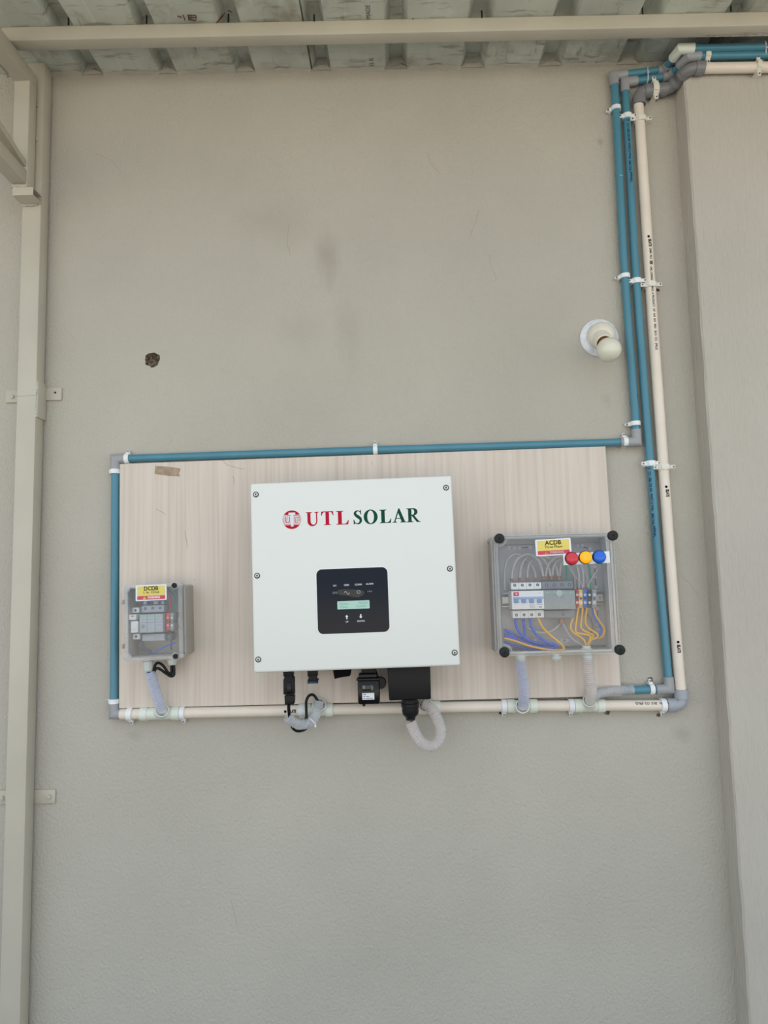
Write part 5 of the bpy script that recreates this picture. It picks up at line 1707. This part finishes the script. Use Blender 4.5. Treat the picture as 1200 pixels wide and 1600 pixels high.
# ================================================================ ACDB
AF = 0.130
ac = Rect((771, 837.5), (959, 830.5), (969.5, 1020.5), (778, 1026), AF)
A_ = thing('ac_distribution_box', 'large clear-lidded junction box labelled ACDB with three signal lamps', 'junction box', ac.M)
bm = bm_()
open_box(bm, ac.w - 0.002, ac.h - 0.002, 0.050, AF - BH - 0.0005, 0.003, 0.008)
finish('base_tray', bm, M_ABSL, A_)
bm = bm_()
open_box(bm, ac.w, ac.h, 0.052, 0.0, 0.0024, 0.008)
finish('clear_lid', bm, M_CLEAR, A_)
bm = bm_()
fo = rrect(ac.w, ac.h, 0.008, 6); fi = rrect(ac.w - 0.020, ac.h - 0.020, 0.006, 6)
A1 = [bm.verts.new(Vector((u, -0.0010, v))) for u, v in fo]; B1_ = [bm.verts.new(Vector((u, -0.0010, v))) for u, v in fi]
C1_ = [bm.verts.new(Vector((u, 0.006, v))) for u, v in fi]; D1 = [bm.verts.new(Vector((u, 0.006, v))) for u, v in fo]
skin_rings(bm, [D1, A1, B1_, C1_], cap=False)
finish('lid_rim', bm, mat('frosted_rim', (214, 214, 210), 0.2, alpha=0.32), A_)
for (x, y) in ((779.8, 841.6), (956.8, 837), (967.8, 1015.2), (787.8, 1019)):
    p = ac.L(x, y)
    bm = bm_()
    a0 = math.atan2(-p.z, -p.x)
    for rw in (0.0150, 0.0172):
        tube(bm, [p + Vector((rw * math.cos(a0 + t), -0.0008, rw * math.sin(a0 + t))) for t in [(-1 + k / 8) * 0.95 for k in range(17)]], 0.0009, 6)
    finish('corner_well', bm, M_RIM, A_)
    bm = bm_()
    lathe(bm, [(0.0108, -0.004), (0.0112, 0.006), (0.0108, 0.0076), (0.0095, 0.0084)], p, N, 32)
    o = finish('lid_screw', bm, mat('lid_screw_black', (34, 34, 36), 0.5, spec=0.3), A_)
    for k in (0, 1):
        bm = bm_()
        a = 0.5
        Mq = Matrix.Translation(p + N * 0.0085) @ Matrix.Rotation(a + k * PI / 2, 4, 'Y')
        bx(bm, (0, 0, 0), (0.0085, 0.0006, 0.0020), 0, 1, Mq)
        finish('cross_slot', bm, mat('slot_black', (8, 8, 9), 0.7), o, smooth=False)
for inset, hh in ((0.020, 0.0012), (0.0065, 0.0012)):
    bm = bm_()
    lp = rrect(ac.w - inset, ac.h - inset, 0.006, 6)
    rg_ = [[bm.verts.new(Vector((u * k_, -hh - d_, v * k_))) for k_, d_ in ((1, 0), (1, 0.0006), (1 - 0.006, 0.0006), (1 - 0.006, 0))] for u, v in lp]
    skin_rings(bm, rg_, closed=True)
    finish('lid_groove', bm, mat('lid_groove', (112, 112, 112), 0.3), A_)
# tray lugs seen beside the lid
for x, y in ((766.5, 846), (774, 1012)):
    p = ac.L(x, y, 0.04)
    bm = bm_()
    lathe(bm, [(0.008, 0), (0.008, 0.012), (0.006, 0.014)], p, N, 18)
    finish('fixing_lug', bm, M_ABS, A_)
bm = bm_()                                    # grey mounting plate
p, q = ac.L(786, 1012, 0.034), ac.L(945, 848, 0.034)
bx(bm, ((p.x + q.x) / 2, p.y, (p.z + q.z) / 2), (q.x - p.x, 0.002, q.z - p.z), 0.0006)
mp_ = finish('mounting_plate', bm, M_PLATE, A_)
ky = []
for x, y in ((796, 856.5), (803.5, 856.5), (812, 856), (828, 855.5), (903, 853), (910, 852.6), (921.5, 857.5), (929, 885.5), (929.8, 901), (931, 917.5), (933, 950.5), (934, 967), (934, 976), (934.5, 983), (836, 1001), (877.5, 1001), (886, 1001), (903, 1000)):
    pz_ = ac.L(x, y, 0.036)
    bm = bm_()
    lathe(bm, [(0.0042, 0), (0.0042, 0.0012), (0.0026, 0.0012), (0.0026, 0.0002)], pz_, N, 16)
    o = finish('plate_boss', bm, mat('boss_grey', (196, 196, 196), .5), mp_)
for (x0, y0, x1, y1) in ((796, 856.5, 803, 856.5), (812, 856, 828, 855.5), (903, 853, 921, 857), (929, 886, 929.8, 901), (929.8, 901, 931, 917), (933, 951, 934, 967), (934, 967, 934.3, 983), (877.5, 1001, 886, 1001)):
    bm = bm_()
    tube(bm, [ac.L(x0, y0, 0.0354), ac.L(x1, y1, 0.0354)], 0.0010, 6)
    finish('plate_groove', bm, mat('groove_grey', (98, 98, 100), .6), mp_)
warning_label(A_, ac, ((835.6, 843.6), (891.6, 840.4), (893, 866.4), (838, 869.4)), AF + 0.0012, 'ACDB', 'Three Phase', 'yellow and red ACDB warning label')
gland(A_, ac, 813, 1022, 0.075, 0.0118, L_=0.016); gland(A_, ac, 868.5, 1022.5, 0.075, 0.0118, L_=0.014); gland(A_, ac, 917.5, 1021.5, 0.075, 0.0118, L_=0.016)
p = ac.L(916.3, 1015.5, 0.075)
bm = bm_(); lathe(bm, [(0.0125, 0), (0.0125, 0.004), (0.0098, 0.0045), (0.0098, 0.010)], p, (0, 0, 1), 12)
finish('gland_nut', bm, M_GLAND, A_, ang=20)
# lamps on a white strip
lqd = ((879.8, 867.2), (952, 859.2), (953, 879), (880.5, 883.6))
ls = Rect(*lqd, AF + 0.002)
bm = bm_()
Z = thing('lamp_strip', 'white strip on the clear lid carrying three coloured lamps', 'lamp strip', ls.M)
bx(bm, (0, 0, 0), (ls.w, 0.0018, ls.h), 0.0006)
finish('strip', bm, mat('label_white', (238, 242, 246), 0.4), Z)
for x, y, c, e, st2, lb in ((893, 872.6, (206, 46, 62), (226, 40, 60), 0.06, 'red signal lamp on the large clear box lid'), (914.4, 871, (244, 168, 20), (255, 150, 6), 0.45, 'glowing amber signal lamp on the large clear box lid'), (936, 870, (18, 92, 196), (20, 104, 226), 0.15, 'blue signal lamp on the large clear box lid')):
    pz_ = at(x, y, AF + 0.003)
    Z = thing('signal_lamp', lb, 'lamp', Matrix.Translation(pz_), 'signal lamps')
    bm = bm_()
    lathe(bm, [(0.0152, 0), (0.0152, 0.002), (0.0140, 0.0045), (0.0132, 0.0045)], (0, 0, 0), N, 36)
    finish('bezel', bm, mat('bezel_' + lb.split()[0] + lb.split()[1], tuple(v * .35 for v in c), 0.3), Z)
    bm = bm_()
    prof = [(0.0134, 0.002), (0.0134, 0.0075)] + [(0.0132 * math.cos(t), 0.0075 + 0.0040 * math.sin(t)) for t in [PI / 2 * k / 7 for k in range(1, 7)]] + [(0.0003, 0.0115)]
    lathe(bm, prof, (0, 0, 0), N, 36)
    finish('lens', bm, mat('lens_' + lb.split()[0] + lb.split()[1], c, 0.18, emit=e, estr=st2), Z)
# rail
rl = Rect((783, 924), (942, 922), (943, 946), (785, 949), 0.045)
Z = thing('din_rail', 'steel mounting rail behind the breaker in the large clear box', 'rail', rl.M)
M_RAIL = mat('zinc_rail', (176, 178, 178), 0.35, metal=0.5)
lbox(Z, rl, 'rail_web', 785, 928.5, 942, 943.5, 0.038, 0.046, mat('rail_cream', (206, 200, 186), 0.4, metal=0.2), 0.0005)
for y in (924, 944.5): lbox(Z, rl, 'rail_lip', 784.5, y, 942.5, y + 2.6, 0.038, 0.052, M_RAIL, 0.0005)
termscrew(Z, rl, 937.5, 934, 0.0462, 0.003, mat('slot_grey', (150, 150, 150), .5))
# breaker
br = Rect((798.4, 909.6), (846, 909), (849.5, 966), (801, 966.5), 0.095)
Z = thing('circuit_breaker', 'white four-pole circuit breaker inside the large clear box', 'breaker', br.M)
din_tiers(Z, br, [(798.6, 909.6, 846, 921.6, 0.045, 0.078), (800.2, 922.6, 849.4, 952.6, 0.045, 0.096), (801.2, 953, 849.6, 966, 0.045, 0.078)], M_DEV, ['top_terminals', 'breaker_front', 'bottom_terminals'])
lbox(Z, br, 'blue_band', 802, 932.0, 849.2, 936.6, 0.094, 0.0968, mat('breaker_blue', (142, 170, 206), .45), 0.0004)
for k, x in enumerate((803.6, 815.5, 827.8, 840)):
    lbox(Z, br, 'toggle', x, 936.0, x + 6.6, 942.2, 0.094, 0.1015, mat('toggle_blue', (104, 140, 188), .45), 0.0012)
o = lbox(Z, br, 'maker_badge', 802.5, 925.2, 810.8, 931.4, 0.095, 0.0967, mat('badge_red', (206, 44, 70), .5), 0.0002)
lbox(o, br, 'badge_mark', 805.5, 927.2, 808, 929.2, 0.096, 0.0970, M_LWHITE, 0.0)
for x0, y0, x1, y1 in ((839.5, 944, 848, 944.7), (842, 946.8, 847, 948), (842, 949.2, 847, 949.9), (828.4, 944, 829, 950), (831.4, 944, 832, 950), (834.4, 944, 835, 950), (842.5, 926.4, 844, 926.9)):
    lbox(Z, br, 'print_mark', x0, y0, x1, y1, 0.095, 0.0963, mat('pale_grey_print', (136, 142, 146), .6), 0.0)
for k in range(4):
    termscrew(Z, br, 804.3 + k * 11.9, 914.5 - k * .25, 0.0782, 0.0034, M_SCREWD, m2=M_DEVD)
    termscrew(Z, br, 807 + k * 11.9, 961 - k * .25, 0.0782, 0.0034, M_SCREWD, m2=M_DEVD)
for k in range(1, 4):
    lbox(Z, br, 'pole_seam', 798.4 + k * 12, 909.8, 798.8 + k * 12, 921.4, 0.0775, 0.0783, mat('seam_pale', (190, 192, 190), .6), 0.0)
    lbox(Z, br, 'pole_seam', 801 + k * 12.1, 953.2, 801.4 + k * 12.1, 965.8, 0.0775, 0.0783, mat('seam_pale', (190, 192, 190), .6), 0.0)
# surge protector
sg = Rect((847, 907.6), (895, 906.5), (898.5, 966), (850, 966.5), 0.095)
Z = thing('surge_protector', 'grey four-module surge protector inside the large clear box', 'surge protector', sg.M)
M_SPD = mat('spd_grey', (124, 128, 132), 0.45); M_SPDM = mat('spd_module_grey', (144, 150, 150), 0.45)
lbox(Z, sg, 'top_terminals', 847.2, 907.6, 895, 921.2, 0.045, 0.078, M_SPD, .0012)
lbox(Z, sg, 'bottom_terminals', 850.2, 953, 898.4, 966.2, 0.045, 0.078, M_SPD, .0012)
for k in range(4):
    lbox(Z, sg, 'surge_module', 850.3 + k * 12.1, 922, 862 + k * 12.1, 952.4, 0.045, 0.096, M_SPDM, .0008)
    lbox(Z, sg, 'green_marking', 852.5 + k * 12.1, 924.8, 859.5 + k * 12.1, 926.8, 0.095, 0.0964, mat('green_marking', (126, 190, 140), 0.5), 0.0)
    for y0, y1, w2 in ((930.5, 931.3, 7), (933.5, 934.1, 5), (936, 936.6, 8), (940, 940.5, 6)):
        lbox(Z, sg, 'print_mark', 852.3 + k * 12.1, y0, 852.3 + k * 12.1 + w2, y1, 0.095, 0.0963, mat('pale_grey_print', (136, 142, 146), .6), 0.0)
    termscrew(Z, sg, 854 + k * 11.9, 914 - k * .2, 0.0782, 0.0034, M_SCREWD, m2=mat('screw_glint', (150, 154, 158), .4))
termscrew(Z, sg, 880, 959.5, 0.0782, 0.0034, M_SCREWD, m2=mat('screw_glint', (150, 154, 158), .4))
p = sg.L(873.8, 927, 0.0965)
bm = bm_(); lathe(bm, [(0.0075, 0), (0.0075, 0.0012), (0.0060, 0.0014)], p, N, 26)
finish('round_seal', bm, mat('seal_grey', (178, 182, 182), .4), Z)
# terminal blocks
TBk = [(899.2, 904.2, (176, 42, 62), 'dark red'), (904.2, 910.5, (232, 196, 86), 'yellow'), (910.5, 917.4, (38, 104, 196), 'bright blue'), (917.4, 924.9, (36, 38, 42), 'black'), (924.9, 932.2, (146, 150, 156), 'grey')]
for k, (x0, x1, c, nm) in enumerate(TBk):
    rc_ = Rect((x0, 921), (x1, 921), (x1, 950), (x0, 950), 0.085)
    Z = thing('terminal_block', nm + ' terminal block in the row inside the large clear box', 'terminal block', rc_.M, 'terminal blocks in the large box')
    m_ = mat('tb_' + nm.replace(' ', '_'), c, 0.42)
    lbox(Z, rc_, 'top_clamp', x0, 921.2, x1, 926, 0.045, 0.074, m_, .0008)
    lbox(Z, rc_, 'upper_clamp', x0 + .3, 925.4, x1, 933, 0.045, 0.085, m_, .0012)
    lbox(Z, rc_, 'lower_clamp', x0 + .3, 937.6, x1, 945.4, 0.045, 0.085, m_, .0012)
    lbox(Z, rc_, 'bottom_clamp', x0 + .1, 944.6, x1, 949.8, 0.045, 0.074, m_, .0008)
    lbox(Z, rc_, 'middle_web', x0 + .2, 932, x1, 938.6, 0.045, 0.078, m_, .0006)
    xm = (x0 + x1) / 2 + .2
    for y in (929.6, 941.6):
        termscrew(Z, rc_, xm, y, 0.0853, 0.0026, mat('bright_screw', (226, 228, 228), 0.3, metal=0.2), m2=M_SCREW)
    termscrew(Z, rc_, xm, 935.2, 0.0783, 0.0022, M_SCREWD, 'test_hole')
# ferrules and wires
def q5(l, h): return [(750 + x / 5, 810 + y / 5, h_) for (x, y), h_ in zip(l, h if isinstance(h, list) else [h] * len(l))]
M_FER = mat('brown_sleeve', (150, 108, 82), 0.5)
def ferrule(x, y, w_, h_, lb, hh=.066):
    a = at(750 + x / 5, 810 + y / 5, hh)
    bm = bm_()
    lathe(bm, [(w_ / 2 / 5 / ppm(hh), -h_ / 10 / ppm(hh)), (w_ / 2 / 5 / ppm(hh), h_ / 10 / ppm(hh))], a, (0, 0, 1), 12)
    tag(finish('wire_sleeve', bm, M_FER), lb, 'sleeve', 'brown wire sleeves')
for k, x in enumerate((248, 310, 370, 437)):
    ferrule(x, 477, 22, 28, ['first', 'second', 'third', 'fourth'][k] + ' brown wire sleeve from the left on top of the breaker')
for k, x in enumerate((501, 557, 616)):
    ferrule(x, 464, 36, 30, ['left', 'middle', 'right'][k] + ' wide brown sleeve on top of the grey surge protector')
ferrule(638, 802, 44, 34, 'brown sleeve below the grey surge protector')
for k, x in enumerate((770, 806, 840)):
    ferrule(x, 545, 22, 16, ['yellow', 'blue', 'black'][k] + ' terminal block top brown sleeve')
gw = [([(248, 470), (255, 400), (290, 322), (370, 280), (445, 318), (480, 390), (495, 452)], .072, 'grey wire arching from the first breaker pole to the surge protector'),
      ([(310, 470), (318, 392), (345, 325), (395, 288), (470, 300), (530, 370), (552, 450)], .066, 'grey wire arching from the second breaker pole'),
      ([(370, 468), (375, 390), (400, 332), (450, 300), (540, 312), (590, 380), (610, 450)], .060, 'grey wire arching from the third breaker pole'),
      ([(437, 465), (425, 405), (385, 340), (335, 300), (270, 280), (212, 330), (192, 430), (196, 560)], .056, 'grey wire arching left from the fourth breaker pole'),
      ([(510, 452), (530, 370), (575, 318), (640, 300), (700, 330)], .068, 'grey wire leaving the left surge sleeve to the lamps'),
      ([(566, 452), (575, 380), (605, 330), (660, 308), (720, 330)], .064, 'grey wire leaving the middle surge sleeve to the lamps'),
      ([(625, 452), (628, 390), (642, 345), (690, 315), (740, 335)], .060, 'grey wire leaving the right surge sleeve to the lamps'),
      ([(692, 375), (740, 450), (790, 505), (800, 545)], .075, 'thin grey wire slanting down from the red lamp'),
      ([(755, 370), (772, 440), (774, 545)], .068, 'grey wire dropping to the yellow terminal block'),
      ([(790, 370), (806, 430), (806, 545)], .066, 'grey wire dropping to the blue terminal block'),
      ([(800, 380), (832, 450), (842, 545)], .062, 'grey wire dropping to the black terminal block'),
      ([(715, 380), (738, 450), (742, 560)], .060, 'grey wire dropping to the dark red terminal block'),
      ([(925, 390), (870, 475), (845, 540)], .076, 'thin grey wire slanting down from the blue lamp'),
      ([(300, 785), (345, 840), (420, 882), (500, 895), (565, 878), (605, 848), (628, 815)], .056, 'grey wire sagging under the breaker'),
      ([(648, 815), (682, 890), (730, 950), (790, 982), (820, 990)], .060, 'grey wire from the surge protector to the gland')]
for k, (l, h, lb) in enumerate(gw):
    wire('inner_wire', q5(l, h), 0.0015 if 'thin' in lb else 0.0029, M_WGR, lb, group='wires in the large box')
wire('inner_wire', q5([(672, 365), (678, 430), (678, 495)], .066), 0.0021, M_WG, 'green wire entering the surge protector', group='wires in the large box')
wire('inner_wire', q5([(848, 360), (860, 440), (868, 555)], .070), 0.0021, M_WG, 'green wire entering the grey terminal block', group='wires in the large box')
bl = [([(272, 782), (290, 860), (335, 918), (400, 958), (500, 985), (590, 1000)], .070, 'blue wire from the first breaker pole'),
      ([(336, 782), (345, 860), (348, 945)], .066, 'blue wire from the second breaker pole'),
      ([(390, 782), (402, 845), (445, 912), (520, 968), (585, 985), (598, 1002), (540, 1015), (420, 1000), (300, 962), (192, 915)], .078, 'blue wire from the third breaker pole looping left'),
      ([(192, 870), (260, 906), (350, 950), (460, 985), (560, 992), (600, 1000)], .060, 'blue wire at the top of the bundle in the box corner'),
      ([(192, 895), (260, 935), (360, 985), (470, 1015), (560, 1018)], .064, 'blue wire in the middle of the bundle in the box corner'),
      ([(192, 965), (270, 995), (380, 1020), (480, 1030)], .060, 'blue wire at the bottom of the bundle in the box corner')]
for l, h, lb in bl:
    wire('inner_wire', q5(l, h), 0.0031, M_WB, lb, group='wires in the large box')
wire('inner_wire', q5([(455, 782), (492, 855), (550, 912), (620, 970), (654, 1008), (640, 1028), (540, 1026), (400, 1000), (280, 960), (192, 936)], .084), 0.0025, M_WY, 'yellow wire from the fourth breaker pole looping left', group='wires in the large box')
def q11(l, h): return [(870 + x / 10.91, 890 + y / 10.91, h) for x, y in l]
yl = [([(278, 830), (240, 930), (238, 1010), (290, 1080), (400, 1150), (470, 1210), (498, 1290)], .080, 'yellow wire at the far left of the gland bundle'),
      ([(370, 640), (345, 800), (318, 1000), (335, 1078), (430, 1095), (545, 1118), (572, 1170), (525, 1285)], .076, 'yellow wire from the dark red terminal block'),
      ([(440, 640), (425, 820), (410, 950), (445, 1030), (560, 1088), (620, 1130), (590, 1190), (530, 1285)], .072, 'yellow wire from the yellow terminal block'),
      ([(515, 640), (490, 800), (492, 920), (545, 1000), (650, 1068), (702, 1120), (670, 1170), (590, 1200), (535, 1290)], .068, 'yellow wire from the blue terminal block'),
      ([(625, 640), (662, 780), (740, 900), (808, 1000), (805, 1085), (750, 1155), (620, 1195), (540, 1290)], .064, 'yellow wire from the grey terminal block')]
for l, h, lb in yl:
    wire('inner_wire', q11(l, h), 0.0023, M_WY, lb, group='wires in the large box')
wire('inner_wire', q11([(600, 640), (632, 790), (710, 920), (750, 1010), (735, 1115), (680, 1178), (600, 1205), (530, 1290)], .066), 0.0019, M_WB, 'thin blue wire from the black terminal block', group='wires in the large box')
wire('inner_wire', q11([(470, 640), (520, 760), (590, 860), (612, 1000), (560, 1120)], .056), 0.0019, mat('wire_brown', (128, 108, 100), .45), 'brown wire behind the yellow ones in the large clear box', group='wires in the large box')
# hoses below the large box
hose('corrugated_hose', [(813, 1031, 0.075), (815, 1050, 0.073), (818, 1072, 0.068), (818.5, 1088, 0.060), (817, 1106, 0.046)], 0.0124, M_HOSE, 'blue-tinted corrugated hose under the left gland of the large box')
for dx, mm_, lb in ((-2.6, M_WB, 'left blue'), (2.6, M_WB, 'right blue'), (0.2, M_WY, 'yellow')):
    wire('inner_wire', [(813 + dx, 1022, 0.075), (815 + dx, 1050, 0.073), (818 + dx, 1072, 0.068), (818.5 + dx, 1088, 0.060), (817 + dx, 1104, 0.044)], 0.0030 if 'blue' in lb else .002, mm_, lb + ' wire inside the blue-tinted hose')
hose('corrugated_hose', [(917.5, 1030, 0.075), (919, 1048, 0.073), (923, 1068, 0.068), (924, 1082, 0.060), (921.5, 1098, 0.045)], 0.0124, M_HOSEO, 'milky corrugated hose under the right gland of the large box')
wire('inner_wire', [(917.5, 1020, 0.075), (919, 1048, 0.073), (923, 1068, 0.068), (924, 1082, 0.060), (921.5, 1096, 0.042)], 0.004, mat('wire_salmon', (216, 170, 140), .45), 'salmon wire inside the milky hose under the right gland')
hose('corrugated_hose', [(926, 1090, 0.050), (935, 1083.5, 0.040), (955, 1079.5, 0.026), (975, 1078.2, 0.0185), (989, 1077.4, 0.0172)], 0.0112, M_HOSEG, 'grey corrugated hose sleeved over the short blue pipe')
